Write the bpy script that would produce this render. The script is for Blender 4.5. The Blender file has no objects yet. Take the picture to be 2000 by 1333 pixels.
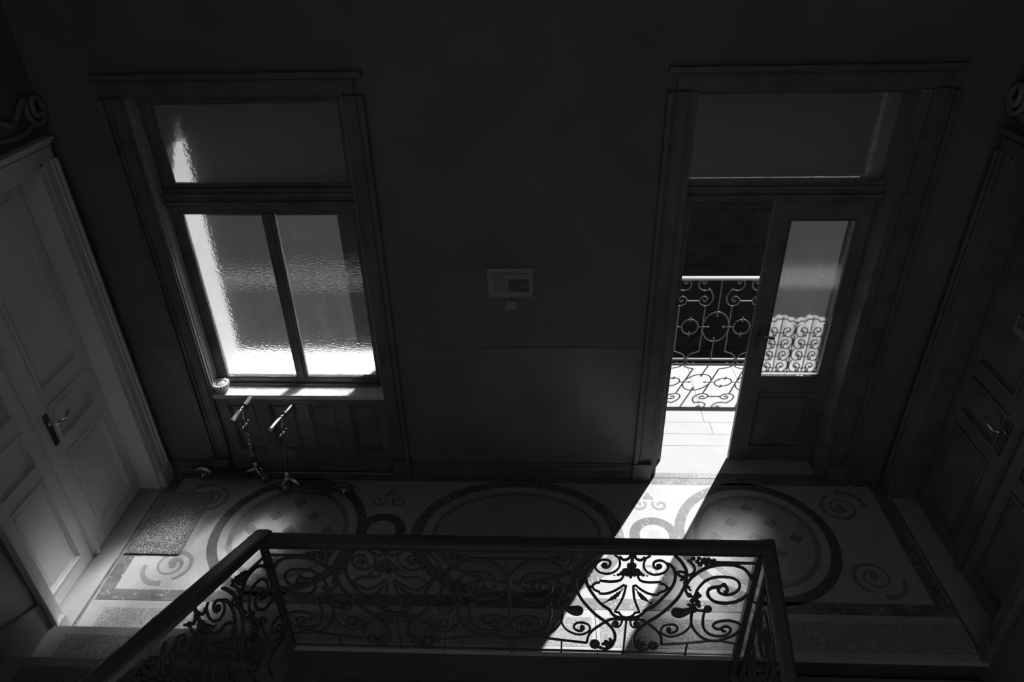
import bpy, bmesh, math, random
from mathutils import Vector, Matrix
random.seed(7)
SC = bpy.context.scene
COL = SC.collection

# ------------------------------------------------------------------ camera, sky, sun, exposure
cam_d = bpy.data.cameras.new('camera')
cam = bpy.data.objects.new('camera', cam_d)
COL.objects.link(cam)
cam_d.sensor_width = 36.0
cam_d.lens = 36.0 * 1372.97 / 2000.0
cam_d.clip_start = 0.05
R_ = Vector((0.99896502, 0.04035998, -0.02097512))
U_ = Vector((-0.00338437, 0.52581987, 0.85058921))
F_ = Vector((-0.04535889, 0.84963789, -0.52541225))
M_ = Matrix(((R_.x, U_.x, -F_.x), (R_.y, U_.y, -F_.y), (R_.z, U_.z, -F_.z)))
cam.matrix_world = Matrix.Translation((0.0, -3.82124, 3.5)) @ M_.to_4x4()
SC.camera = cam

W = bpy.data.worlds.new('world')
SC.world = W
W.use_nodes = True
bg = W.node_tree.nodes['Background']
bg.inputs[0].default_value = (1, 1, 1, 1)
bg.inputs[1].default_value = 0.148

sd = bpy.data.lights.new('sun', 'SUN')
sd.energy = 8.3
sd.angle = math.radians(0.6)
so = bpy.data.objects.new('sun', sd)
COL.objects.link(so)
so.rotation_euler = Vector((-0.46, -0.81, -1.0)).to_track_quat('-Z', 'Y').to_euler()
so.location = (4, 8, 9)

SC.view_settings.view_transform = 'Standard'
SC.view_settings.look = 'None'
SC.view_settings.gamma = 1.0
SC.view_settings.use_curve_mapping = False
SC.view_settings.exposure = 0.0
cy = SC.cycles
cy.use_denoising = True
cy.max_bounces = 8
cy.diffuse_bounces = 4
cy.glossy_bounces = 4
cy.transmission_bounces = 6
cy.transparent_max_bounces = 8
cy.sample_clamp_indirect = 0.0
cy.blur_glossy = 0.0
cy.caustics_refractive = True
cy.caustics_reflective = False
cy.use_guiding = True
cy.use_adaptive_sampling = False

# ------------------------------------------------------------------ materials (neutral greys: the photograph is black and white)
def mat(name, v, rough=0.6, var=0.0, scale=8.0, bump=0.0, bscale=60.0, metal=0.0, spec=0.3, v2=None, detail=4.0, stretch=None, speck=0.0, speck_v=0.1, speck_scale=180.0):
    m = bpy.data.materials.new(name)
    m.use_nodes = True
    nt = m.node_tree
    b = nt.nodes['Principled BSDF']
    b.inputs['Roughness'].default_value = rough
    b.inputs['Metallic'].default_value = metal
    b.inputs['Specular IOR Level'].default_value = spec
    b.inputs['Base Color'].default_value = (v, v, v, 1)
    tc = nt.nodes.new('ShaderNodeTexCoord')
    mp = nt.nodes.new('ShaderNodeMapping')
    nt.links.new(tc.outputs['Object'], mp.inputs[0])
    if stretch:
        mp.inputs['Scale'].default_value = stretch
    last = None
    if var > 0 or v2 is not None:
        n = nt.nodes.new('ShaderNodeTexNoise')
        n.inputs['Scale'].default_value = scale
        n.inputs['Detail'].default_value = detail
        nt.links.new(mp.outputs[0], n.inputs['Vector'])
        r = nt.nodes.new('ShaderNodeValToRGB')
        lo = v * (1 - var) if v2 is None else v2
        hi = v * (1 + var) if v2 is None else v
        r.color_ramp.elements[0].position = 0.33
        r.color_ramp.elements[0].color = (lo, lo, lo, 1)
        r.color_ramp.elements[1].position = 0.66
        r.color_ramp.elements[1].color = (hi, hi, hi, 1)
        nt.links.new(n.outputs[0], r.inputs[0])
        last = r.outputs[0]
        nt.links.new(last, b.inputs['Base Color'])
    if speck > 0:
        vo = nt.nodes.new('ShaderNodeTexVoronoi')
        vo.inputs['Scale'].default_value = speck_scale
        nt.links.new(mp.outputs[0], vo.inputs['Vector'])
        sp = nt.nodes.new('ShaderNodeSeparateColor')
        nt.links.new(vo.outputs['Color'], sp.inputs[0])
        rr = nt.nodes.new('ShaderNodeMath')
        rr.operation = 'LESS_THAN'
        rr.inputs[1].default_value = speck
        nt.links.new(sp.outputs[0], rr.inputs[0])
        mx = nt.nodes.new('ShaderNodeMix')
        mx.data_type = 'RGBA'
        nt.links.new(rr.outputs[0], mx.inputs[0])
        if last is not None:
            nt.links.new(last, mx.inputs[6])
        else:
            mx.inputs[6].default_value = (v, v, v, 1)
        mx.inputs[7].default_value = (speck_v, speck_v, speck_v, 1)
        nt.links.new(mx.outputs[2], b.inputs['Base Color'])
    if bump > 0:
        n2 = nt.nodes.new('ShaderNodeTexNoise')
        n2.inputs['Scale'].default_value = bscale
        n2.inputs['Detail'].default_value = 3.0
        nt.links.new(mp.outputs[0], n2.inputs['Vector'])
        bp = nt.nodes.new('ShaderNodeBump')
        bp.inputs['Strength'].default_value = bump
        bp.inputs['Distance'].default_value = 0.01
        nt.links.new(n2.outputs[0], bp.inputs['Height'])
        nt.links.new(bp.outputs[0], b.inputs['Normal'])
    return m

def glass(name, scale=(70, 1, 70), strength=0.6, rough=0.35, dust=0.05, dustv=0.8, dist=0.01, inner=False, detail=2.0):
    """one face of a real pane 5 mm thick: the outer face is the figured, scattering one, the inner face the smooth dusty one"""
    m = bpy.data.materials.new(name)
    m.use_nodes = True
    nt = m.node_tree
    for n in list(nt.nodes):
        if n.type != 'OUTPUT_MATERIAL':
            nt.nodes.remove(n)
    out = [n for n in nt.nodes if n.type == 'OUTPUT_MATERIAL'][0]
    tc = nt.nodes.new('ShaderNodeTexCoord')
    rf = nt.nodes.new('ShaderNodeBsdfRefraction')
    rf.inputs['Color'].default_value = (1.0, 1.0, 1.0, 1)
    rf.inputs['IOR'].default_value = 1.45
    gl = nt.nodes.new('ShaderNodeBsdfGlossy')
    m2 = nt.nodes.new('ShaderNodeMixShader')
    m2.inputs[0].default_value = 0.025
    if inner:
        rf.inputs['Roughness'].default_value = 0.0
        gl.inputs['Roughness'].default_value = 0.12
        mx = nt.nodes.new('ShaderNodeMixShader')
        tr = nt.nodes.new('ShaderNodeBsdfTranslucent')
        tr.inputs['Color'].default_value = (dustv, dustv, dustv, 1)
        n3 = nt.nodes.new('ShaderNodeTexNoise')
        n3.inputs['Scale'].default_value = 5.0
        n3.inputs['Detail'].default_value = 6.0
        nt.links.new(tc.outputs['Object'], n3.inputs['Vector'])
        mr = nt.nodes.new('ShaderNodeMapRange')
        mr.inputs[1].default_value = 0.3
        mr.inputs[2].default_value = 0.7
        mr.inputs[3].default_value = dust * 0.5
        mr.inputs[4].default_value = dust * 1.5
        nt.links.new(n3.outputs[0], mr.inputs[0])
        nt.links.new(mr.outputs[0], mx.inputs[0])
        nt.links.new(rf.outputs[0], mx.inputs[1])
        nt.links.new(tr.outputs[0], mx.inputs[2])
        nt.links.new(mx.outputs[0], m2.inputs[1])
    else:
        mp = nt.nodes.new('ShaderNodeMapping')
        mp.inputs['Scale'].default_value = scale
        nt.links.new(tc.outputs['Object'], mp.inputs[0])
        n = nt.nodes.new('ShaderNodeTexNoise')
        n.inputs['Scale'].default_value = 1.0
        n.inputs['Detail'].default_value = detail
        nt.links.new(mp.outputs[0], n.inputs['Vector'])
        bp = nt.nodes.new('ShaderNodeBump')
        bp.inputs['Strength'].default_value = strength
        bp.inputs['Distance'].default_value = dist
        nt.links.new(n.outputs[0], bp.inputs['Height'])
        rf.inputs['Roughness'].default_value = rough
        nt.links.new(bp.outputs[0], rf.inputs['Normal'])
        gl.inputs['Roughness'].default_value = 0.3
        # a trace of grime on the figured face catches the sun
        df = nt.nodes.new('ShaderNodeBsdfTranslucent')
        df.inputs['Color'].default_value = (dustv, dustv, dustv, 1)
        nt.links.new(bp.outputs[0], df.inputs['Normal'])
        m3 = nt.nodes.new('ShaderNodeMixShader')
        m3.inputs[0].default_value = dust
        # finer ripples scatter part of the light more widely
        rw = nt.nodes.new('ShaderNodeBsdfRefraction')
        rw.inputs['Color'].default_value = (1.0, 1.0, 1.0, 1)
        rw.inputs['IOR'].default_value = 1.45
        rw.inputs['Roughness'].default_value = 0.5
        mw = nt.nodes.new('ShaderNodeMixShader')
        mw.inputs[0].default_value = 0.14
        nt.links.new(rf.outputs[0], mw.inputs[1])
        nt.links.new(rw.outputs[0], mw.inputs[2])
        nt.links.new(mw.outputs[0], m3.inputs[1])
        nt.links.new(df.outputs[0], m3.inputs[2])
        nt.links.new(m3.outputs[0], m2.inputs[1])
    nt.links.new(gl.outputs[0], m2.inputs[2])
    nt.links.new(m2.outputs[0], out.inputs[0])
    return m

M = {}
M['wall_upper'] = mat('wall_paint_upper', 0.15, 0.7, var=0.12, scale=1.6, bump=0.15, bscale=25)
M['wall_lower'] = mat('wall_paint_lower', 0.155, 0.32, var=0.15, scale=2.2, bump=0.25, bscale=9, spec=0.35)
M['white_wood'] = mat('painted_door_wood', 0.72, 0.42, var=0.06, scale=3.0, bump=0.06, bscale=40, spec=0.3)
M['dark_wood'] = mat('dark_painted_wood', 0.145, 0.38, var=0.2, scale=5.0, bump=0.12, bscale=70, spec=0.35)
M['casing_wood'] = mat('casing_wood', 0.13, 0.36, var=0.18, scale=6.0, bump=0.12, bscale=60, spec=0.35)
M['baseboard'] = mat('baseboard_wood', 0.14, 0.4, var=0.2, scale=5.0, bump=0.1, bscale=50)
M['sill'] = mat('sill_paint', 0.60, 0.5, var=0.06, scale=8.0, bump=0.25, bscale=35, stretch=(3, 0.4, 1))
M['terrazzo'] = mat('terrazzo_light', 0.375, 0.45, var=0.06, scale=10, speck=0.10, speck_v=0.33, speck_scale=160, spec=0.25)
M['terrazzo_field'] = mat('terrazzo_field', 0.35, 0.45, var=0.06, scale=10, speck=0.22, speck_v=0.24, speck_scale=220, spec=0.25)
M['terrazzo_dark'] = mat('terrazzo_dark', 0.15, 0.45, var=0.30, scale=12, speck=0.03, speck_v=0.45, speck_scale=120, spec=0.25)
M['terrazzo_flower'] = mat('terrazzo_flower', 0.15, 0.45, var=0.12, scale=25)
M['terrazzo_mid'] = mat('terrazzo_mid', 0.21, 0.45, var=0.12, scale=25, speck=0.1, speck_v=0.16, speck_scale=200, spec=0.25)
M['terrazzo_ring'] = mat('terrazzo_ring', 0.10, 0.45, var=0.2, scale=15, speck=0.02, speck_v=0.4, speck_scale=150, spec=0.25)
M['stone'] = mat('kerb_stone', 0.375, 0.5, var=0.06, scale=9, spec=0.25, bump=0.05, bscale=90)
M['stone_rough'] = mat('bush_hammered_stone', 0.33, 0.75, var=0.10, scale=25, speck=0.3, speck_v=0.22, speck_scale=140, bump=0.5, bscale=110)
M['balcony'] = mat('balcony_stone', 0.375, 0.6, var=0.04, scale=6)
M['outer_wall'] = mat('outer_render', 0.45, 0.8, var=0.05, scale=10, bump=0.2, bscale=60)
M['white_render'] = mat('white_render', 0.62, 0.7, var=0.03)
M['reveal'] = mat('reveal_paint', 0.32, 0.5, var=0.05)
M['stair_stone'] = mat('stair_stone', 0.20, 0.6, var=0.1, scale=6)
M['stair_rough'] = mat('stair_hammered', 0.15, 0.8, var=0.1, scale=25, speck=0.3, speck_v=0.10, speck_scale=140, bump=0.5, bscale=110)
M['iron'] = mat('black_iron', 0.095, 0.42, var=0.1, scale=20, bump=0.1, bscale=150, spec=0.4)
M['rail_iron'] = mat('railing_iron', 0.09, 0.35, var=0.1, scale=20, spec=0.5)
M['handrail'] = mat('handrail_wood', 0.085, 0.3, var=0.15, scale=9, spec=0.4, stretch=(1, 1, 1))
M['mat'] = mat('coir_mat', 0.27, 0.95, var=0.45, scale=120, bump=0.6, bscale=220, spec=0.05)
M['brass'] = mat('brass_strip', 0.6, 0.3, metal=0.9, var=0.1, scale=20)
M['chrome'] = mat('polished_chrome', 0.8, 0.12, metal=1.0)
M['alu'] = mat('brushed_aluminium', 0.6, 0.3, metal=1.0, var=0.05)
M['rubber'] = mat('grip_rubber', 0.12, 0.6, var=0.2, scale=90, bump=0.4, bscale=200)
M['black'] = mat('black_enamel', 0.08, 0.25, spec=0.5)
M['ceramic'] = mat('white_ceramic', 0.6, 0.35, var=0.03)
M['wax'] = mat('candle_wax', 0.30, 0.5, var=0.1, scale=30)
M['paper'] = mat('paper', 0.28, 0.6, var=0.03)
M['print'] = mat('print_ink', 0.13, 0.6)
M['photo'] = mat('printed_photo', 0.15, 0.6, v2=0.08, scale=40)
M['plastic'] = mat('switch_plastic', 0.30, 0.35)
M['plaster'] = mat('plaster_ornament', 0.22, 0.7, var=0.05)
M['facade'] = mat('facade_brick', 0.035, 0.85, var=0.3, scale=3.0, bump=0.4, bscale=12)
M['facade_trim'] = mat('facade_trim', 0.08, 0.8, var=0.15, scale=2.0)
M['darkpane'] = mat('far_pane', 0.05, 0.15)
M['skirt'] = mat('stair_skirting', 0.20, 0.5, var=0.1, scale=4)
M['glass_left'] = glass('hammered_glass', scale=(60, 1, 75), strength=0.26, rough=0.19, dust=0.028)
M['glass_right'] = glass('ripple_glass', scale=(30, 1, 110), strength=0.26, rough=0.18, dust=0.036)
M['glass_transom'] = glass('transom_glass', scale=(45, 1, 45), strength=0.3, rough=0.24, dust=0.15)
M['glass_leaf'] = glass('leaf_glass', scale=(200, 1, 220), strength=0.12, rough=0.20, dust=0.036)
def film(name, v):
    m = bpy.data.materials.new(name); m.use_nodes = True
    nt = m.node_tree
    nt.nodes.remove(nt.nodes['Principled BSDF'])
    t = nt.nodes.new('ShaderNodeBsdfTranslucent'); t.inputs[0].default_value = (v, v, v, 1)
    d = nt.nodes.new('ShaderNodeBsdfDiffuse'); d.inputs[0].default_value = (v, v, v, 1)
    x = nt.nodes.new('ShaderNodeMixShader')
    x.inputs[0].default_value = 0.15
    nt.links.new(t.outputs[0], x.inputs[1]); nt.links.new(d.outputs[0], x.inputs[2])
    h = nt.nodes.new('ShaderNodeBsdfTransparent')
    y = nt.nodes.new('ShaderNodeMixShader')
    y.inputs[0].default_value = 0.19
    nt.links.new(h.outputs[0], y.inputs[1]); nt.links.new(x.outputs[0], y.inputs[2])
    nt.links.new(y.outputs[0], nt.nodes['Material Output'].inputs[0])
    return m
M['lace'] = film('lace_cloth', 0.9)
M['glass_inner'] = glass('dusty_inner_glass', dust=0.01, inner=True)

# ------------------------------------------------------------------ mesh helpers
def tag(o, label=None, cat=None, group=None, kind=None):
    if label: o['label'] = label
    if cat: o['category'] = cat
    if group: o['group'] = group
    if kind: o['kind'] = kind
    return o

def empty(name, loc=(0, 0, 0), label=None, cat=None, group=None, kind=None):
    o = bpy.data.objects.new(name, None)
    o.location = loc
    o.empty_display_size = 0.05
    COL.objects.link(o)
    return tag(o, label, cat, group, kind)

class MB:
    def __init__(s):
        s.v = []; s.f = []; s.sm = []
    def add(s, vs, fs, smooth=False):
        n = len(s.v)
        s.v += [tuple(x) for x in vs]
        s.f += [tuple(i + n for i in f) for f in fs]
        s.sm += [smooth] * len(fs)
        return s
    def box(s, x0, x1, y0, y1, z0, z1):
        vs = [(x0, y0, z0), (x1, y0, z0), (x1, y1, z0), (x0, y1, z0), (x0, y0, z1), (x1, y0, z1), (x1, y1, z1), (x0, y1, z1)]
        return s.add(vs, [(0, 3, 2, 1), (4, 5, 6, 7), (0, 1, 5, 4), (1, 2, 6, 5), (2, 3, 7, 6), (3, 0, 4, 7)])
    def tube(s, pts, r, n=6, closed=False, flat=None):
        P = [Vector(p) for p in pts]
        k = len(P)
        rr = r if isinstance(r, (list, tuple)) else [r] * k
        rings = []
        up = None
        for i in range(k):
            if closed:
                t = P[(i + 1) % k] - P[i - 1]
            else:
                t = P[min(i + 1, k - 1)] - P[max(i - 1, 0)]
            if t.length < 1e-9: t = Vector((0, 0, 1))
            t.normalize()
            if up is None:
                up = Vector((0, 1, 0)) if abs(t.y) < 0.9 else Vector((1, 0, 0))
            a = (up - t * up.dot(t))
            if a.length < 1e-6: a = t.orthogonal()
            a.normalize(); up = a
            b = t.cross(a)
            ring = []
            for j in range(n):
                an = 2 * math.pi * (j + 0.5) / n
                fa = flat if flat else 1.0
                ring.append(P[i] + a * math.cos(an) * rr[i] * fa + b * math.sin(an) * rr[i])
            rings.append(ring)
        vs = [v for ring in rings for v in ring]
        fs = []
        m = k if closed else k - 1
        for i in range(m):
            for j in range(n):
                i2 = (i + 1) % k
                fs.append((i * n + j, i * n + (j + 1) % n, i2 * n + (j + 1) % n, i2 * n + j))
        if not closed:
            fs.append(tuple(range(n))[::-1])
            fs.append(tuple((k - 1) * n + j for j in range(n)))
        return s.add(vs, fs, n > 4)
    def ball(s, c, r, n=10, m=7, sc=(1, 1, 1)):
        vs = [(c[0], c[1], c[2] + r * sc[2])]
        for i in range(1, m):
            th = math.pi * i / m
            for j in range(n):
                ph = 2 * math.pi * j / n
                vs.append((c[0] + r * sc[0] * math.sin(th) * math.cos(ph), c[1] + r * sc[1] * math.sin(th) * math.sin(ph), c[2] + r * sc[2] * math.cos(th)))
        vs.append((c[0], c[1], c[2] - r * sc[2]))
        fs = [(0, 1 + j, 1 + (j + 1) % n) for j in range(n)]
        for i in range(m - 2):
            for j in range(n):
                a = 1 + i * n
                fs.append((a + j, a + n + j, a + n + (j + 1) % n, a + (j + 1) % n))
        a = 1 + (m - 2) * n
        fs += [(a + j, len(vs) - 1, a + (j + 1) % n) for j in range(n)]
        return s.add(vs, fs, True)
    def lathe(s, prof, c, n=24, fl=None, ax='z'):
        vs = []
        for (r, z) in prof:
            for j in range(n):
                an = 2 * math.pi * j / n
                k = r * (fl(j) if fl else 1.0)
                p = (k * math.cos(an), k * math.sin(an), z)
                if ax == 'y': p = (p[0], p[2], p[1])
                if ax == 'x': p = (p[2], p[0], p[1])
                vs.append((c[0] + p[0], c[1] + p[1], c[2] + p[2]))
        fs = []
        for i in range(len(prof) - 1):
            for j in range(n):
                fs.append((i * n + j, i * n + (j + 1) % n, (i + 1) * n + (j + 1) % n, (i + 1) * n + j))
        fs.append(tuple(range(n))[::-1])
        fs.append(tuple((len(prof) - 1) * n + j for j in range(n)))
        return s.add(vs, fs, True)
    def ring(s, c, r0, r1, z0, z1, n=96, sy=1.0, sy0=None, a0=0, a1=2 * math.pi):
        full = abs(a1 - a0 - 2 * math.pi) < 1e-6
        sy0 = sy if sy0 is None else sy0
        k = n if full else n + 1
        vs = []
        for j in range(k):
            a = a0 + (a1 - a0) * j / n
            ca, sa = math.cos(a), math.sin(a)
            vs += [(c[0] + r0 * ca, c[1] + r0 * sa * sy0, z0), (c[0] + r1 * ca, c[1] + r1 * sa * sy, z0), (c[0] + r1 * ca, c[1] + r1 * sa * sy, z1), (c[0] + r0 * ca, c[1] + r0 * sa * sy0, z1)]
        fs = []
        for j in range(n):
            a = 4 * j; b = 4 * ((j + 1) % k)
            for q in range(4):
                fs.append((a + q, b + q, b + (q + 1) % 4, a + (q + 1) % 4))
        return s.add(vs, fs)
    def disc(s, c, r, z0, z1, n=64, sy=1.0, f=None):
        vs = []
        for z in (z0, z1):
            for j in range(n):
                a = 2 * math.pi * j / n
                k = r * (f(a) if f else 1)
                vs.append((c[0] + k * math.cos(a), c[1] + k * math.sin(a) * sy, z))
        fs = [tuple(range(n))[::-1], tuple(range(n, 2 * n))]
        fs += [(j, (j + 1) % n, n + (j + 1) % n, n + j) for j in range(n)]
        return s.add(vs, fs)
    def ribbon(s, pts, w, z0, z1):
        P = [Vector((p[0], p[1])) for p in pts]
        k = len(P)
        vs = []
        for i in range(k):
            t = (P[min(i + 1, k - 1)] - P[max(i - 1, 0)]).normalized()
            nn = Vector((-t.y, t.x))
            ww = (w[i] if isinstance(w, list) else w) / 2
            a = P[i] + nn * ww; b = P[i] - nn * ww
            vs += [(a.x, a.y, z0), (b.x, b.y, z0), (b.x, b.y, z1), (a.x, a.y, z1)]
        fs = []
        for i in range(k - 1):
            for q in range(4):
                fs.append((4 * i + q, 4 * i + 4 + q, 4 * i + 4 + (q + 1) % 4, 4 * i + (q + 1) % 4))
        fs += [(0, 1, 2, 3), (4 * k - 1, 4 * k - 2, 4 * k - 3, 4 * k - 4)]
        return s.add(vs, fs)
    def profile(s, poly, axis, a0, a1, rise=0.0):
        """extrude a 2-D polygon; axis x: poly=(y,z); axis y: poly=(x,z), z climbs by rise over the run; axis z: poly=(x,y)"""
        n = len(poly)
        vs = []
        for k, a in enumerate((a0, a1)):
            for (p, q) in poly:
                if axis == 'x': vs.append((a, p, q))
                elif axis == 'y': vs.append((p, a, q + rise * k))
                else: vs.append((p, q, a))
        fs = [tuple(range(n)), tuple(range(n, 2 * n))[::-1]]
        fs += [(j, n + j, n + (j + 1) % n, (j + 1) % n) for j in range(n)]
        return s.add(vs, fs)
    def build(s, name, m, parent=None, fixn=True, bevel=0.0):
        me = bpy.data.meshes.new(name)
        me.from_pydata(s.v, [], s.f)
        if fixn:
            bm = bmesh.new(); bm.from_mesh(me)
            bmesh.ops.recalc_face_normals(bm, faces=bm.faces)
            bm.to_mesh(me); bm.free()
        if len(me.polygons) == len(s.sm):
            me.polygons.foreach_set('use_smooth', s.sm)
        me.materials.append(m)
        o = bpy.data.objects.new(name, me)
        COL.objects.link(o)
        if parent is not None:
            o.parent = parent
            o.matrix_parent_inverse = parent.matrix_basis.inverted()
        if bevel:
            bv = o.modifiers.new('bevel', 'BEVEL')
            bv.width = bevel; bv.segments = 2; bv.limit_method = 'ANGLE'
        return o

def boxo(name, m, parent, *b, bevel=0.0):
    return MB().box(*b).build(name, m, parent, bevel=bevel)

def smooth(pts, sub=5, closed=False):
    P = [Vector(p) for p in pts]
    k = len(P)
    out = []
    rng = range(k) if closed else range(k - 1)
    for i in rng:
        if closed:
            p0, p1, p2, p3 = P[i - 1], P[i], P[(i + 1) % k], P[(i + 2) % k]
        else:
            p0, p1, p2, p3 = P[max(i - 1, 0)], P[i], P[i + 1], P[min(i + 2, k - 1)]
        for j in range(sub):
            t = j / sub
            out.append(0.5 * ((2 * p1) + (p2 - p0) * t + (2 * p0 - 5 * p1 + 4 * p2 - p3) * t * t + (3 * p1 - p0 - 3 * p2 + p3) * t ** 3))
    if not closed: out.append(P[-1])
    return out

# ================================================================== THE SETTING
XL, XR, XC = -2.75, 2.40, -0.175
CEIL = 4.7
# front wall, pierced by the window and the balcony door
WO = (-2.27, -1.08)       # window opening
DO = (0.76, 1.99)         # door opening
YW = 0.45                 # outer face of the wall
DADO = 1.087
wf = empty('wall_front', (0, 0, 0), 'dark painted front wall between the window and the balcony door', 'wall', kind='structure')
up = MB()
for (a, b) in ((-2.95, WO[0]), (WO[1], DO[0]), (DO[1], 2.60)):
    up.box(a, b, 0.0, YW, DADO, CEIL)
up.box(WO[0], WO[1], 0.0, YW, 2.70, CEIL).box(DO[0], DO[1], 0.0, YW, 2.70, CEIL)
up.build('upper_wall', M['wall_upper'], wf)
lo = MB()
for (a, b) in ((-2.95, WO[0]), (WO[1], DO[0]), (DO[1], 2.60)):
    lo.box(a, b, -0.003, YW, -0.25, DADO)
lo.box(WO[0], WO[1], 0.045, YW, -0.25, 0.66)
lo.build('painted_dado', M['wall_lower'], wf)
ow = MB()
ow.box(-2.95, -2.27, YW, YW + 0.03, -1.0, 4.7).box(-1.04, 0.76, YW, YW + 0.03, -1.0, 4.7).box(1.97, 2.6, YW, YW + 0.03, -1.0, 4.7)
ow.box(-2.25, -1.04, YW, YW + 0.03, -1.0, 0.70).box(-2.25, -1.04, YW, YW + 0.03, 2.70, 4.7).box(0.80, 1.97, YW, YW + 0.03, 2.70, 4.7)
MB().box(-2.27, -2.25, 0.17, YW + 0.03, 2.32, 2.7).box(0.76, 0.80, 0.225, YW + 0.03, 0.0, 2.7).build('shade_tone_reveal', M['facade_trim'], wf)  # shade put into the colour: dark tone above the sun line and beside the door
MB().box(-2.27, -2.25, 0.17, YW + 0.03, 0.735, 2.32).build('sunlit_tone_reveal', M['white_render'], wf)  # bright tone stops where the sun stops, so the sunlit part is painted in
MB().box(-1.08, -1.04, 0.17, YW, 0.735, 2.7).box(1.97, 1.99, 0.225, YW, 0.0, 2.7).build('shade_tone_reveal', M['facade_trim'], wf)  # reveals turned from the sun get their shade as a dark colour
ow.box(-3.6, -2.95, YW - 0.1, YW + 0.03, -1.0, 4.7).box(2.6, 3.6, YW - 0.1, YW + 0.03, -1.0, 4.7)
ow.build('outer_render', M['outer_wall'], wf)
MB().box(-3.6, 3.6, YW + 0.03, 1.53, 3.75, 3.92).build('upper_gallery_slab', M['outer_wall'], wf)
MB().box(-2.27, -1.04, 0.17, 0.52, 0.66, 0.735).build('outer_sill', M['white_render'], wf)

# side walls with the recessed double doors
def side_wall(name, sx, label):
    w = empty(name, (0, 0, 0), label, 'wall', kind='structure')
    f = lambda x: XC + (x - XC) * sx
    def bx(mb, x0, x1, *r):
        a, b = f(x0), f(x1)
        return mb.box(min(a, b), max(a, b), *r)
    u = MB()
    bx(u, -2.95, XL, -0.185, 0.0, DADO, CEIL)
    bx(u, -2.95, XL, -1.345, -0.185, 2.34, CEIL)
    bx(u, -2.95, XL, -7.0, -1.345, DADO, CEIL)
    u.build('upper_wall', M['wall_upper'], w)
    l = MB()
    bx(l, -2.95, XL + 0.003, -0.185, 0.0, -0.25, DADO)
    bx(l, -2.95, XL + 0.003, -7.0, -1.345, -3.4, DADO)
    bx(l, -2.95, XL, -1.345, -0.185, -3.4, -0.05)
    bx(l, -2.95, -2.93, -1.345, -0.185, -0.05, 2.34)
    l.build('painted_dado', M['wall_lower'], w)
    return w
side_wall('wall_left', 1, 'dark painted left wall around the pale double door')
side_wall('wall_right', -1, 'dark painted right wall around the shaded double door')
c = MB().box(-2.95, 2.60, -2.6, 0.0, CEIL, CEIL + 0.2).build('ceiling', M['wall_upper'])  # ends short of the back; unseen opening added so sky light fills the stairwell
tag(c, 'plain ceiling over the landing, cut back behind to let sky light in', 'ceiling', kind='structure')

# ---- floor of the landing with its terrazzo inlays
fl = MB().box(-2.75, 2.42, -1.14, 0.0, -0.25, 0.0).build('floor', M['terrazzo'])
tag(fl, 'pale terrazzo landing floor with dark rings, bands and flowers', 'floor', kind='structure')
T0, T1 = -0.004, 0.0012
def inlay(mb, name, m): return mb.build(name, m, fl)
inlay(MB().box(-2.70, 2.36, -1.14, -1.062, T0, T1), 'border_band', M['terrazzo_dark'])
inlay(MB().box(-2.70, 2.36, -0.085, -0.02, T0, T1), 'border_band', M['terrazzo_dark'])
inlay(MB().box(-2.705, -2.62, -1.062, -0.085, T0, T1), 'border_band', M['terrazzo_dark'])
inlay(MB().box(2.27, 2.355, -1.062, -0.085, T0, T1), 'border_band', M['terrazzo_dark'])
for (cx, R) in ((-1.69, 0.515), (1.37, 0.515)):
    C = (cx, -0.58)
    inlay(MB().ring(C, R - 0.065, R, T0, T1), 'medallion_ring', M['terrazzo_ring'])
    inlay(MB().ring(C, R - 0.155, R - 0.122, T0, T1), 'medallion_ring', M['terrazzo_mid'])
    inlay(MB().disc(C, R - 0.155, T0, T1), 'medallion_field', M['terrazzo_field'])
    fx0, fdx = (cx + 0.0, 0.257)
    for r_ in range(-3, 4):
        for q in range(-3, 4):
            x = C[0] + fdx * q + (fdx / 2 if r_ % 2 else 0)
            y = C[1] + 0.012 + 0.127 * r_
            if math.hypot(x - C[0], y - C[1]) < R - 0.175:
                pet = MB()
                for a in range(4):
                    an = a * math.pi / 2 + 0.0
                    pet.ring((x + 0.021 * math.cos(an), y + 0.021 * math.sin(an)), 0.006, 0.0195, T0, T1 + 0.0006 + a * 0.00015, n=14)
                inlay(pet, 'flower', M['terrazzo_flower'])
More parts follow.
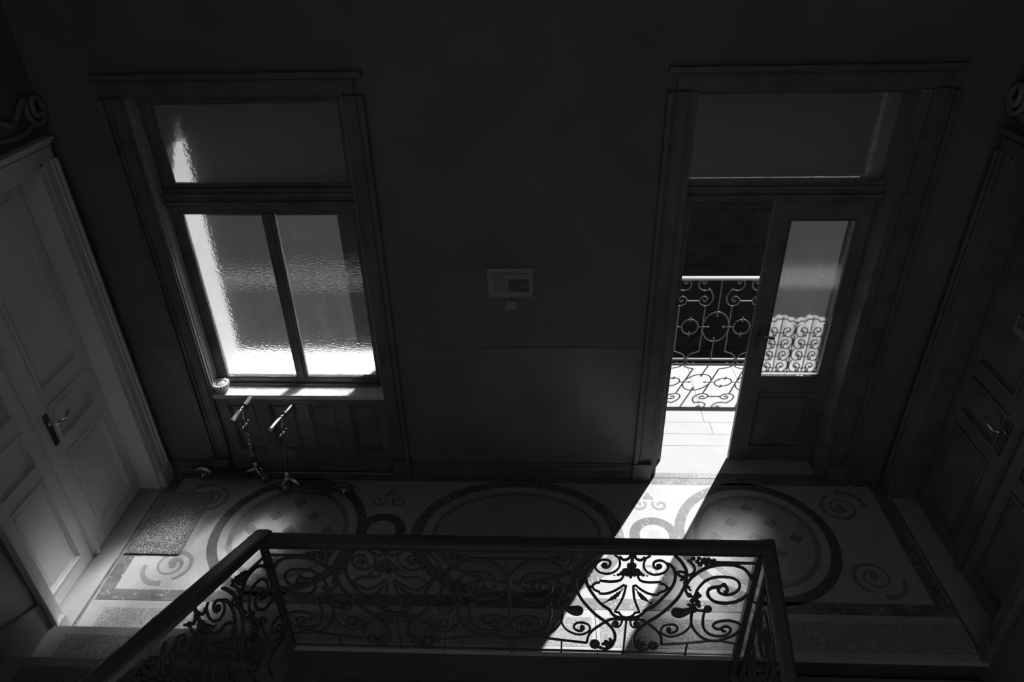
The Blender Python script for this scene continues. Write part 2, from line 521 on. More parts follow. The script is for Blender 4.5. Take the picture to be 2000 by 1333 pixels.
# wide centre medallion and the two small linking rings
C = (XC, -0.58)
inlay(MB().ring(C, 0.62, 0.70, T0, T1 - 0.0002, sy=0.515 / 0.70, sy0=0.45 / 0.62), 'medallion_ring', M['terrazzo_dark'])
inlay(MB().ring(C, 0.53, 0.56, T0, T1, sy=0.39 / 0.56, sy0=0.365 / 0.53), 'medallion_ring', M['terrazzo_mid'])
inlay(MB().disc(C, 0.53, T0, T1, sy=0.365 / 0.53), 'medallion_field', M['terrazzo_field'])
for cx in (-1.072, 0.722):
    inlay(MB().ring((cx, -0.565), 0.095, 0.16, T0, T1 + 0.0004, n=48), 'linking_ring', M['terrazzo_ring'])
    inlay(MB().disc((cx, -0.565), 0.095, T0, T1 + 0.0002, n=40), 'linking_disc', M['terrazzo'])
    inlay(MB().ring((cx, -0.565), 0.0, 0.045, T0, T1 + 0.0006, n=32), 'linking_disc', M['terrazzo_field'])
    for sy in (1, -1):
        for sx in (1, -1):
            pts = []
            for i in range(30):
                t = i / 29 * 2.3 * math.pi
                r = 0.055 * (1 - i / 29 * 0.85)
                pts.append((cx + sx * (0.075 + r * math.cos(t + 2.6)), -0.57 + sy * (0.285 + r * math.sin(t + 2.6))))
            inlay(MB().ribbon(pts, 0.018, T0, T1), 'spiral', M['terrazzo_mid'])
        inlay(MB().disc((cx, -0.57 + sy * 0.36), 0.03, T0, T1, n=24, f=lambda a: 1 + 0.35 * math.cos(3 * a + 1.57)), 'leaf_inlay', M['terrazzo_mid'])
# corner spirals
def corner(cx, cyy, sx, sy):
    pts, w = [], []
    for i in range(48):
        u = i / 47
        t = u * 3.3 * math.pi
        r = 0.022 + 0.105 * (1 - u) ** 0.8
        pts.append((cx + sx * r * math.cos(t - 1.2), cyy + sy * r * 0.95 * math.sin(t - 1.2)))
        w.append(0.02 + 0.006 * math.sin(u * 9))
    inlay(MB().ribbon(pts, w, T0, T1), 'spiral', M['terrazzo_mid'])
    inlay(MB().disc((cx + sx * 0.002, cyy), 0.024, T0, T1 + 0.0005, n=20, sy=1.2), 'spiral_eye', M['terrazzo_mid'])
    pts2, w2 = [], []
    for i in range(18):
        u = i / 17
        a = math.radians(-75 - 110 * u)
        pts2.append((cx + sx * (-0.045 + 0.125 * math.cos(a)), cyy + sy * (-0.02 + 0.125 * math.sin(a))))
        w2.append(0.036 - 0.010 * u)
    inlay(MB().ribbon(pts2, w2, T0, T1 + 0.0003), 'leaf_inlay', M['terrazzo_mid'])
for sx, cx in ((1, -2.345), (-1, 2.0)):
    for sy, yy in ((1, -0.87), (-1, -0.29)):
        corner(cx, yy, sx, sy)
# kerb stones along the stairwell, each with a bush-hammered inset
kx = [-2.75, -1.42, -0.55, 0.30, 1.145, 2.42]
for i in range(5):
    a, b = kx[i] + 0.002, kx[i + 1] - 0.002
    MB().box(a, b, -1.425, -1.142, -0.035, 0.0).build('kerb_stone', M['stone'], fl)
    MB().box(a + (0.14 if i == 0 else 0.02), b - 0.02, -1.385, -1.195, -0.004, 0.0012).build('hammered_inset', M['stone_rough'], fl)
MB().box(-2.75, 2.42, -1.415, -1.142, -0.30, -0.036).build('fascia', M['black'], fl)
# balcony and threshold paving
def slab(x0, x1, y0, y1, z=0.0):
    MB().box(x0 + 0.0015, x1 - 0.0015, y0 + 0.0015, y1 - 0.0015, -0.12, z).build('paving_slab', M['balcony'], fl, bevel=0.0)
slab(DO[0], DO[1], 0.0, 0.34)
slab(0.80, 1.97, 0.34, YW + 0.03)
for (a, b) in ((-3.6, -2.3), (-2.3, -1.0), (-1.0, 0.25), (0.25, 1.31), (1.31, 2.4), (2.4, 3.6)):
    slab(a, b, YW + 0.03, 0.625)
for (a, b) in ((-3.6, -2.5), (-2.5, -1.4), (-1.4, -0.25), (-0.25, 0.70), (0.70, 1.27), (1.27, 1.66), (1.66, 2.6), (2.6, 3.6)):
    slab(a, b, 0.625, 1.47)
MB().box(-3.6, 3.6, YW + 0.03, 1.47, -0.30, -0.12).build('balcony_slab', M['outer_wall'], fl)
MB().box(DO[0], DO[1], -0.02, 0.03, -0.004, 0.004).build('metal_strip', M['baseboard'], fl)
lf = MB().box(-2.95, 2.6, -7.0, -1.0, -3.4, -3.2).build('floor_lower', M['stone'])
tag(lf, 'dark floor at the bottom of the stairwell', 'floor', kind='structure')

# ---- baseboards
def baseboard(name, label, segs):
    mb = MB()
    for (x0, x1) in segs:
        mb.box(x0, x1, -0.022, 0.0, 0.0, 0.10).box(x0, x1, -0.030, 0.0, 0.0, 0.055).box(x0, x1, -0.014, 0.0, 0.10, 0.118)
    o = mb.build(name, M['baseboard'])
    tag(o, label, 'baseboard', kind='structure')
baseboard('baseboard_front', 'dark baseboard along the foot of the front wall', ((XL, -2.39), (-0.955, 0.635), (2.115, XR)))

# ---- casings: moulded boards round an opening in the front wall
def casing(parent, x0, x1, ztop, m, foot=True, w=0.125):
    def side(a, sgn):
        mb = MB()
        # a = opening edge, grows outwards by sgn
        def b(u0, u1, d, z0=0.0, z1=ztop):
            p, q = a + sgn * u0, a + sgn * u1
            mb.box(min(p, q), max(p, q), -d, 0.0, z0, z1)
        zb = 0.15 if foot else 0.0
        b(0.0, 0.012, 0.016, zb); b(0.012, 0.075, 0.022, zb); b(0.075, 0.085, 0.030, zb); b(0.085, 0.098, 0.024, zb); b(0.098, w, 0.044, zb)
        mb.build('casing_side', m, parent, bevel=0.002)
        if foot:
            p, q = a, a + sgn * (w + 0.006)
            MB().box(min(p, q), max(p, q), -0.052, 0.0, 0.0, 0.15).build('plinth_block', m, parent, bevel=0.004)
    side(x0, -1); side(x1, 1)
    t = MB()
    for (u0, u1, d) in ((0.0, 0.012, 0.016), (0.012, 0.075, 0.022), (0.075, 0.085, 0.030), (0.085, 0.098, 0.024), (0.098, w, 0.044)):
        t.box(x0 - u1, x1 + u1, -d, 0.0, ztop + u0, ztop + u1)
    t.build('casing_head', m, parent, bevel=0.002)

# ---- window
w1 = empty('window_1', (0, 0, 0), 'hammered glass two-pane window with a transom over a panelled apron', 'window', kind='structure')
casing(w1, WO[0], WO[1], 2.67, M['casing_wood'])
fr = MB()
Y0, Y1 = 0.115, 0.17
fr.box(-2.27, -2.20, Y0, Y1, 0.70, 2.70).box(-1.14, -1.08, Y0, Y1, 0.70, 2.70).box(-2.20, -1.14, Y0, Y1, 2.61, 2.70)
fr.box(-2.20, -1.14, Y0, Y1, 0.70, 0.758)
fr.box(-2.20, -1.14, Y0 - 0.02, Y1, 0.70, 0.722)
fr.build('window_frame', M['dark_wood'], w1, bevel=0.003)
tb = MB()
tb.box(-2.27, -1.08, 0.09, Y1, 1.995, 2.125).box(-2.27, -1.08, 0.07, Y1, 2.03, 2.05).box(-2.27, -1.08, 0.075, Y1, 2.08, 2.10).box(-2.20, -1.14, 0.12, Y1, 1.965, 1.995).box(-2.20, -1.14, 0.12, Y1, 2.125, 2.143)
tb.build('transom_bar', M['dark_wood'], w1, bevel=0.003)
MB().box(-1.698, -1.636, 0.11, Y1, 0.758, 1.966).box(-1.682, -1.652, 0.098, Y1, 0.758, 1.966).build('mullion', M['dark_wood'], w1, bevel=0.003)
bd = MB()
for (a, b, z0, z1) in ((-2.20, -1.698, 0.758, 1.965), (-1.636, -1.14, 0.758, 1.965), (-2.20, -1.14, 2.143, 2.61)):
    bd.box(a, a + 0.008, 0.12, 0.138, z0, z1).box(b - 0.008, b, 0.12, 0.138, z0, z1).box(a + 0.008, b - 0.008, 0.12, 0.138, z0, z0 + 0.008).box(a + 0.008, b - 0.008, 0.12, 0.138, z1 - 0.008, z1)
bd.build('glazing_bead', M['casing_wood'], w1)
def pane(m, parent, x0, x1, y, z0, z1):
    return glaze(MB().box(x0, x1, y, y + 0.005, z0, z1).build('pane', m, parent))
def glaze(o):
    """outer faces keep the figured glass, the face towards the room (the one turned to -Y or, on the folded leaf, to +X) is the smooth one"""
    o.data.materials.append(M['glass_inner'])
    return o
def face_slots(o, n):
    for p in o.data.polygons:
        p.material_index = 1 if p.normal.dot(Vector(n)) > 0.9 else 0
p_ = pane(M['glass_left'], w1, -2.20, -1.69, 0.142, 0.755, 1.97)
face_slots(p_, (0, -1, 0))
face_slots(pane(M['glass_right'], w1, -1.645, -1.14, 0.142, 0.755, 1.97), (0, -1, 0))
face_slots(pane(M['glass_transom'], w1, -2.20, -1.14, 0.142, 2.14, 2.615), (0, -1, 0))
# panelled splays inside the reveal
for (xa, xb) in ((-2.27, -2.262), (-1.088, -1.08)):
    MB().box(xa, xb, 0.0, 0.115, 0.70, 2.67).build('reveal_board', M['reveal'], w1)
MB().box(-2.262, -2.256, 0.022, 0.034, 0.72, 2.6).box(-2.262, -2.256, 0.085, 0.097, 0.72, 2.6).box(-2.262, -2.254, 0.034, 0.04, 0.72, 2.6).build('reveal_moulding', M['reveal'], w1)
MB().box(-2.27, -1.08, -0.012, 0.115, 0.672, 0.70).box(-2.27, -1.08, -0.004, 0.10, 0.66, 0.672).build('window_sill', M['sill'], w1, bevel=0.004)
ap = MB()
ap.box(-2.27, -1.08, 0.030, 0.046, 0.0, 0.66)
ap.box(-2.27, -1.08, 0.012, 0.031, 0.612, 0.66).box(-2.27, -1.08, 0.012, 0.031, 0.0, 0.195)
xs = [-2.27, -2.19, -1.99, -1.906, -1.706, -1.622, -1.422, -1.338, -1.138, -1.08]
for i in range(0, 10, 2):
    ap.box(xs[i], xs[i + 1], 0.012, 0.031, 0.195, 0.612)
ap.build('apron', M['dark_wood'], w1, bevel=0.002)
for i in range(1, 9, 2):
    a, b = xs[i], xs[i + 1]
    p = MB()
    p.box(a, a + 0.014, 0.018, 0.031, 0.195, 0.612).box(b - 0.014, b, 0.018, 0.031, 0.195, 0.612).box(a + 0.014, b - 0.014, 0.018, 0.031, 0.195, 0.209).box(a + 0.014, b - 0.014, 0.018, 0.031, 0.598, 0.612)
    p.box(a + 0.034, b - 0.034, 0.022, 0.031, 0.228, 0.580)
    p.build('apron_panel', M['dark_wood'], w1, bevel=0.003)

# ---- balcony door: frame, transom, shut right leaf, left leaf folded out
d2 = empty('door_2', (0, 0, 0), 'dark glazed balcony double door with one leaf open to the sun', 'door', kind='structure')
casing(d2, DO[0], DO[1], 2.67, M['casing_wood'])
fy0, fy1 = 0.165, 0.225
f2 = MB()
f2.box(0.76, 0.80, 0.0, fy1, 0.0, 2.67).box(0.80, 0.862, fy0, fy1, 0.0, 2.02).box(0.80, 0.822, fy0, fy1, 2.02, 2.70)
f2.box(1.935, 1.99, 0.0, fy1, 0.0, 2.70).box(0.822, 1.935, fy0, fy1, 2.61, 2.70)
f2.box(0.76, 1.99, 0.0, 0.012, 2.66, 2.70)
f2.build('door_frame', M['dark_wood'], d2, bevel=0.003)
MB().box(0.80, 1.935, 0.13, fy1, 2.02, 2.13).box(0.80, 1.935, 0.11, fy1, 2.04, 2.06).box(0.80, 1.935, 0.115, fy1, 2.09, 2.11).build('transom_bar', M['dark_wood'], d2, bevel=0.003)
face_slots(pane(M['glass_transom'], d2, 0.822, 1.935, 0.195, 2.125, 2.615), (0, -1, 0))

def grille_mesh(mb, x0, x1, z0, z1, y):
    cols, rows = 4, 4
    dx = (x1 - x0) / cols
    for q in range(cols + 1):
        x = x0 + dx * q
        top = z1 + (0.012 if q % 2 == 0 else 0.045) - (0.0 if q in (0, cols) else 0)
        mb.tube([(x, y, z0), (x, y, top)], 0.004, 4)
        if 0 < q < cols: mb.ball((x, y, top + 0.008), 0.007, 6, 5)
    for r_ in range(rows):
        dz = (z1 - z0) / rows
        for q in range(cols):
            cx, cz = x0 + dx * (q + 0.5), z0 + dz * (r_ + 0.5)
            s = 1 if q % 2 == 0 else -1
            k = 1.0 if r_ < 3 else (1.0)
            pts = []
            for i in range(22):
                u = i / 21
                t = u * 2.9 * math.pi
                rr = dx * 0.46 * (1 - u) + 0.004
                pts.append((cx + s * rr * math.cos(t + 2.2), y, cz + rr * 1.25 * math.sin(t + 2.2)))
            mb.tube(pts, 0.0045, 5)
            mb.ball(pts[-1], 0.010, 6, 5)
            pts = []
            for i in range(12):
                u = i / 11
                t = u * 1.7 * math.pi
                rr = dx * 0.26 * (1 - 0.8 * u)
                pts.append((cx + s * (dx * 0.24 + rr * math.cos(t + 0.5)), y + 0.003, cz - dz * 0.36 + rr * math.sin(t + 0.5)))
            mb.tube(pts, 0.004, 5)
    # scalloped cresting
    for q in range(cols):
        xa = x0 + dx * q
        za, zb = (z1 + 0.005, z1 + 0.038) if q % 2 == 0 else (z1 + 0.038, z1 + 0.005)
        for (u0, u1, v0, v1) in ((0, 0.5, za, (za + zb) / 2), (0.5, 1, (za + zb) / 2, zb)):
            pts = []
            for i in range(9):
                t = i / 8
                pts.append((xa + dx * (u0 + (u1 - u0) * t), y, v0 + (v1 - v0) * t + 0.016 * math.sin(math.pi * t)))
            mb.tube(pts, 0.005, 5)

def leaf(parent, x0, x1, hinge_right, tr=None):
    """a glazed leaf standing in the X-Z plane; tr maps its points if it is swung open"""
    y0, y1 = 0.175, 0.215
    L = bpy.data.objects.new('door_leaf', None)
    gx0, gx1 = x0 + 0.105, x1 - 0.075
    a = MB()
    a.box(x0, gx0, y0, y1, 0.008, 2.018).box(gx1, x1, y0, y1, 0.008, 2.018)
    a.box(gx0, gx1, y0, y1, 1.885, 2.018).box(gx0, gx1, y0, y1, 0.62, 0.748).box(gx0, gx1, y0, y1, 0.008, 0.125)
    a.box(gx0, gx1, y0 + 0.012, y1 - 0.008, 0.125, 0.62)
    b = MB()
    for (p, q, r_, s_) in ((gx0, gx1, 0.125, 0.62),):
        b.box(p, p + 0.02, y0 - 0.004, y0 + 0.014, r_, s_).box(q - 0.02, q, y0 - 0.004, y0 + 0.014, r_, s_).box(p + 0.02, q - 0.02, y0 - 0.004, y0 + 0.014, r_, r_ + 0.02).box(p + 0.02, q - 0.02, y0 - 0.004, y0 + 0.014, s_ - 0.02, s_)
        b.box(p + 0.05, q - 0.05, y0 + 0.002, y0 + 0.014, r_ + 0.05, s_ - 0.05)
    g = MB()
    for (p, q, r_, s_) in ((gx0, gx1, 0.748, 1.885),):
        g.box(p, p + 0.010, y0 - 0.003, y0 + 0.02, r_, s_).box(q - 0.010, q, y0 - 0.003, y0 + 0.02, r_, s_).box(p + 0.01, q - 0.01, y0 - 0.003, y0 + 0.02, r_, r_ + 0.01).box(p + 0.01, q - 0.01, y0 - 0.003, y0 + 0.02, s_ - 0.01, s_)
    pn = MB().box(gx0, gx1, y0 + 0.02, y0 + 0.025, 0.748, 1.885)
    gr = MB()
    grille_mesh(gr, gx0 + 0.004, gx1 - 0.004, 0.752, 1.125, y1 + 0.02)
    gr.tube([(gx0, y1 + 0.02, 0.754), (gx1, y1 + 0.02, 0.754)], 0.006, 4)
    # scalloped half-height lace cloth hanging outside the grille
    lc = MB()
    zs = []
    for i in range(49):
        t = i / 48 * 4
        q = int(min(3, t)); fr_ = t - q
        za, zb = (1.130, 1.163) if q % 2 == 0 else (1.163, 1.130)
        h2 = 2 * fr_ % 1.0
        zs.append((gx0 + 0.004 + (gx1 - gx0 - 0.008) * i / 48, (za + (zb - za) * fr_) + 0.016 + 0.014 * math.sin(math.pi * h2)))
    vs_ = []
    for (xx, zz_) in zs:
        wv = 0.004 * math.sin(xx * 95)
        for yy_ in (y1 + 0.046 + wv, y1 + 0.0475 + wv):
            vs_ += [(xx, yy_, 0.75), (xx, yy_, zz_)]
    fs_ = []
    for i in range(48):
        a_ = 4 * i; b_ = a_ + 4
        fs_ += [(a_, b_, b_ + 1, a_ + 1), (a_ + 2, a_ + 3, b_ + 3, b_ + 2), (a_ + 1, b_ + 1, b_ + 3, a_ + 3)]
    lc.add(vs_, fs_)
    hx = x0 + 0.045
    h = MB().box(hx - 0.014, hx + 0.014, y0 - 0.006, y0, 0.98, 1.14)
    h.tube([(hx, y0 - 0.004, 1.09), (hx, y0 - 0.04, 1.09), (hx + 0.02, y0 - 0.048, 1.092), (hx + 0.095, y0 - 0.046, 1.084)], 0.008, 8)
    parts = [(a, 'door_stile_frame', M['dark_wood'], 0.003), (b, 'door_panel', M['dark_wood'], 0.004), (g, 'glazing_bead', M['casing_wood'], 0), (pn, 'pane', M['glass_leaf'], 0), (gr, 'iron_grille', M['iron'], 0), (lc, 'lace_cloth', M['lace'], 0), (h, 'door_handle', M['rail_iron'], 0)]
    COL.objects.link(L)
    L.parent = parent
    for (mb, nm, mt, bv) in parts:
        if tr: mb.v = [tr(v) for v in mb.v]
        q_ = mb.build(nm, mt, L, bevel=bv)
        if nm == 'pane':
            glaze(q_); face_slots(q_, (1, 0, 0) if tr else (0, -1, 0))
    return L
leaf(d2, 1.355, 1.935, True)
# the left leaf hinges on the left jamb and stands folded outwards at right angles to the wall
leaf(d2, 1.355, 1.935, False, tr=lambda v: (0.866 - (v[1] - 0.175), 0.235 + (1.935 - v[0]), v[2]))

# ---- panelled double doors in the side walls
def side_door(name, label, sx, m, plaque=False):
    d = empty(name, (0, 0, 0), label, 'door', kind='structure')
    f = lambda x: XC + (x - XC) * sx
    def bx(mb, x0, x1, *r):
        a, b = f(x0), f(x1)
        return mb.box(min(a, b), max(a, b), *r)
    XF = -2.88                     # leaf face
    ya, ym, yb = -0.20, -0.79, -1.33
    zt = 2.325
    # jamb linings and casing
    j = MB()
    bx(j, -2.90, XL + 0.012, ya, ya + 0.022, 0.0, zt + 0.02); bx(j, -2.90, XL + 0.012, yb - 0.022, yb, 0.0, zt + 0.02); bx(j, -2.90, XL + 0.012, yb, ya, zt, zt + 0.02)
    j.build('jamb_lining', m, d, bevel=0.003)
    for (e, s_) in ((ya + 0.02, 1), (yb - 0.02, -1)):
        cs = MB()
        wd = 0.125 if s_ > 0 else 0.075
        for (u0, u1, dd) in ((0.0, 0.02, 0.014), (0.02, 0.65 * wd, 0.020), (0.65 * wd, 0.75 * wd, 0.030), (0.75 * wd, 0.85 * wd, 0.022), (0.85 * wd, wd, 0.042)):
            p, q = e + s_ * u0, e + s_ * u1
            bx(cs, XL, XL + dd, min(p, q), max(p, q), 0.14, zt + 0.04)
        cs.build('casing_side', m, d, bevel=0.003)
        p, q = e, e + s_ * (wd + 0.006)
        pb = MB(); bx(pb, XL, XL + 0.048, min(p, q), max(p, q), 0.0, 0.14)
        pb.build('plinth_block', m, d, bevel=0.004)
    ch = MB()
    for (u0, u1, dd) in ((0.0, 0.02, 0.014), (0.02, 0.08, 0.020), (0.08, 0.09, 0.030), (0.09, 0.105, 0.022), (0.105, 0.125, 0.042), (0.125, 0.14, 0.06)):
        bx(ch, XL, XL + dd, yb - 0.11, ya + 0.145, zt + 0.02 + u0, zt + 0.02 + u1)
    ch.build('casing_head', m, d, bevel=0.003)
    # raised stone threshold and brass strip
    th = MB(); bx(th, -2.90, XL + 0.02, yb, ya, -0.05, 0.006)
    th.build('threshold', M['stone'], d)
    t2 = MB(); bx(t2, XL + 0.02, XL + 0.036, yb + 0.0, ya, -0.01, 0.004)
    t2.build('threshold_gap_strip', M['terrazzo_dark'], d)
    t3 = MB(); bx(t3, XL + 0.036, XL + 0.040, yb, ya, -0.01, 0.007)
    t3.build('brass_strip', M['brass'], d)
    # two leaves
    for (p0, p1, hand) in ((ya - 0.006, ym + 0.01, 1), (ym - 0.01, yb + 0.004, -1)):
        y1_, y0_ = p0, p1
        L = bpy.data.objects.new('door_leaf', None); COL.objects.link(L); L.parent = d
        bd_ = MB(); bx(bd_, XF - 0.04, XF - 0.010, y0_, y1_, 0.012, zt - 0.003)
        hy, my = (y1_, y0_) if hand > 0 else (y0_, y1_)
        s = 1 if hand > 0 else -1
        pin, pout = (hy - s * 0.085), (my + s * 0.105)
        lo_, hi_ = min(pin, pout), max(pin, pout)
        zz = [(0.115, 0.755), (0.845, 1.092), (1.19, 2.215)]
        # stiles and rails
        bx(bd_, XF - 0.012, XF, y0_, lo_, 0.012, zt - 0.003); bx(bd_, XF - 0.012, XF, hi_, y1_, 0.012, zt - 0.003)
        prev = 0.012
        for (z0, z1) in zz + [(zt - 0.003, None)]:
            bx(bd_, XF - 0.012, XF, lo_, hi_, prev, z0)
            prev = z1
        bd_.build('leaf_board', m, L, bevel=0.002)
        for (z0, z1) in zz:
            pl = MB()
            w_ = 0.016
            # outer raised moulding, inner bead and the field of the panel
            for (o_, ww, hgt) in ((0.0, 0.018, 0.012), (0.018, 0.010, 0.000), (0.028, 0.008, -0.005)):
                a0, a1, b0, b1 = lo_ + o_, hi_ - o_, z0 + o_, z1 - o_
                bx(pl, XF - 0.012, XF + hgt, a0, a0 + ww, b0, b1); bx(pl, XF - 0.012, XF + hgt, a1 - ww, a1, b0, b1)
                bx(pl, XF - 0.012, XF + hgt, a0 + ww, a1 - ww, b0, b0 + ww); bx(pl, XF - 0.012, XF + hgt, a0 + ww, a1 - ww, b1 - ww, b1)
            # raised field with notched (eared) corners
            g_ = 0.046; e_ = 0.016
            a0, a1, b0, b1 = lo_ + g_, hi_ - g_, z0 + g_, z1 - g_
            bx(pl, XF - 0.012, XF - 0.006, a0 + e_, a1 - e_, b0, b1); bx(pl, XF - 0.012, XF - 0.006, a0, a0 + e_, b0 + e_, b1 - e_); bx(pl, XF - 0.012, XF - 0.006, a1 - e_, a1, b0 + e_, b1 - e_)
            pl.build('door_panel', m, L, bevel=0.003)
        if hand > 0:
            hp = MB()
            yy = my + s * 0.068
            bx(hp, XF, XF + 0.008, yy - 0.020, yy + 0.020, 0.845, 1.065)
            hp.build('handle_plate', M['black'], L, bevel=0.006)
            lv = MB()
            k = lambda q: f(XF + q)
            lv.tube(smooth([(k(0.006), yy, 1.0), (k(0.035), yy, 1.0), (k(0.055), yy + 0.012, 1.0), (k(0.062), yy + 0.05, 0.998), (k(0.056), yy + 0.095, 1.002), (k(0.046), yy + 0.125, 1.006)], 4), [0.010] * 9 + [0.011] * 4 + [0.0105] * 4 + [0.0115] * 4, 10)
            lv.lathe([(0.014, 0.0), (0.016, 0.006), (0.012, 0.014)], (k(0.008) if sx > 0 else k(0.022), yy, 1.0), 14, ax='x')
            lv.build('lever_handle', M['chrome'], L)
            kh = MB(); bx(kh, XF + 0.008, XF + 0.0095, yy - 0.004, yy + 0.004, 0.90, 0.925)
            kh.build('keyhole', M['darkpane'], L)
            st = MB()
            for (q0, q1, hh) in ((-0.022, 0.022, 0.018), (-0.014, 0.014, 0.026), (-0.004, 0.004, 0.031)):
                bx(st, XF, XF + hh, ym - 0.005 + q0, ym - 0.005 + q1, 0.02, zt - 0.01)
            st.build('astragal', m, L, bevel=0.003)
            if plaque:
                pq = MB(); bx(pq, XF, XF + 0.004, yy + 0.06, yy + 0.255, 1.495, 1.60)
                pq.build('plaque', M['paper'], L)
                pm = MB()
                bx(pm, XF + 0.004, XF + 0.005, yy + 0.075, yy + 0.24, 1.535, 1.59)
                pm.build('plaque_print', M['photo'], L)
    return d
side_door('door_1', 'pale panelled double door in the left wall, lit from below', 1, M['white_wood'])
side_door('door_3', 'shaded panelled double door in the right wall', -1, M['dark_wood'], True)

# ================================================================== STAIRS
def flight(name, label, x0, x1, n, up, m1, m2):
    s = empty(name, ((x0 + x1) / 2, -1.43, 0), label, 'stairs', kind='structure')
    for i in range(1, n + 1):
        if up:
            y = -1.43 - 0.29 * (i - 1); z = 0.15 * i
        else:
            y = -1.43 - 0.29 * (i - 1); z = -0.15 * i
        MB().box(x0, x1, y - 0.31, y - 0.002 + (0.0 if not up else 0.0), z - 0.15, z).build('step', m1, s, bevel=0.004)
        MB().box(x0 + 0.13, x1 - 0.10, y - 0.25, y - 0.055, z - 0.004, z + 0.0012).build('hammered_inset', m2, s)
    return s
flight('stair_flight', 'stone stair flight climbing along the left wall', -2.75, -1.385, 10, True, M['stair_stone'], M['stair_rough'])
flight('stair_flight', 'stone stair flight going down along the right wall', 1.055, 2.40, 12, False, M['stair_stone'], M['stair_rough'])
sk = MB()
sk.profile([(-1.43, 0.0), (-1.43, 0.33), (-1.62, 0.41), (-4.2, 1.74), (-4.2, 1.3), (-1.50, 0.0)], 'x', XL, XL + 0.018)
tag(sk.build('trim_1', M['skirt']), 'sloping stair skirting board on the left wall', 'skirting', kind='structure')

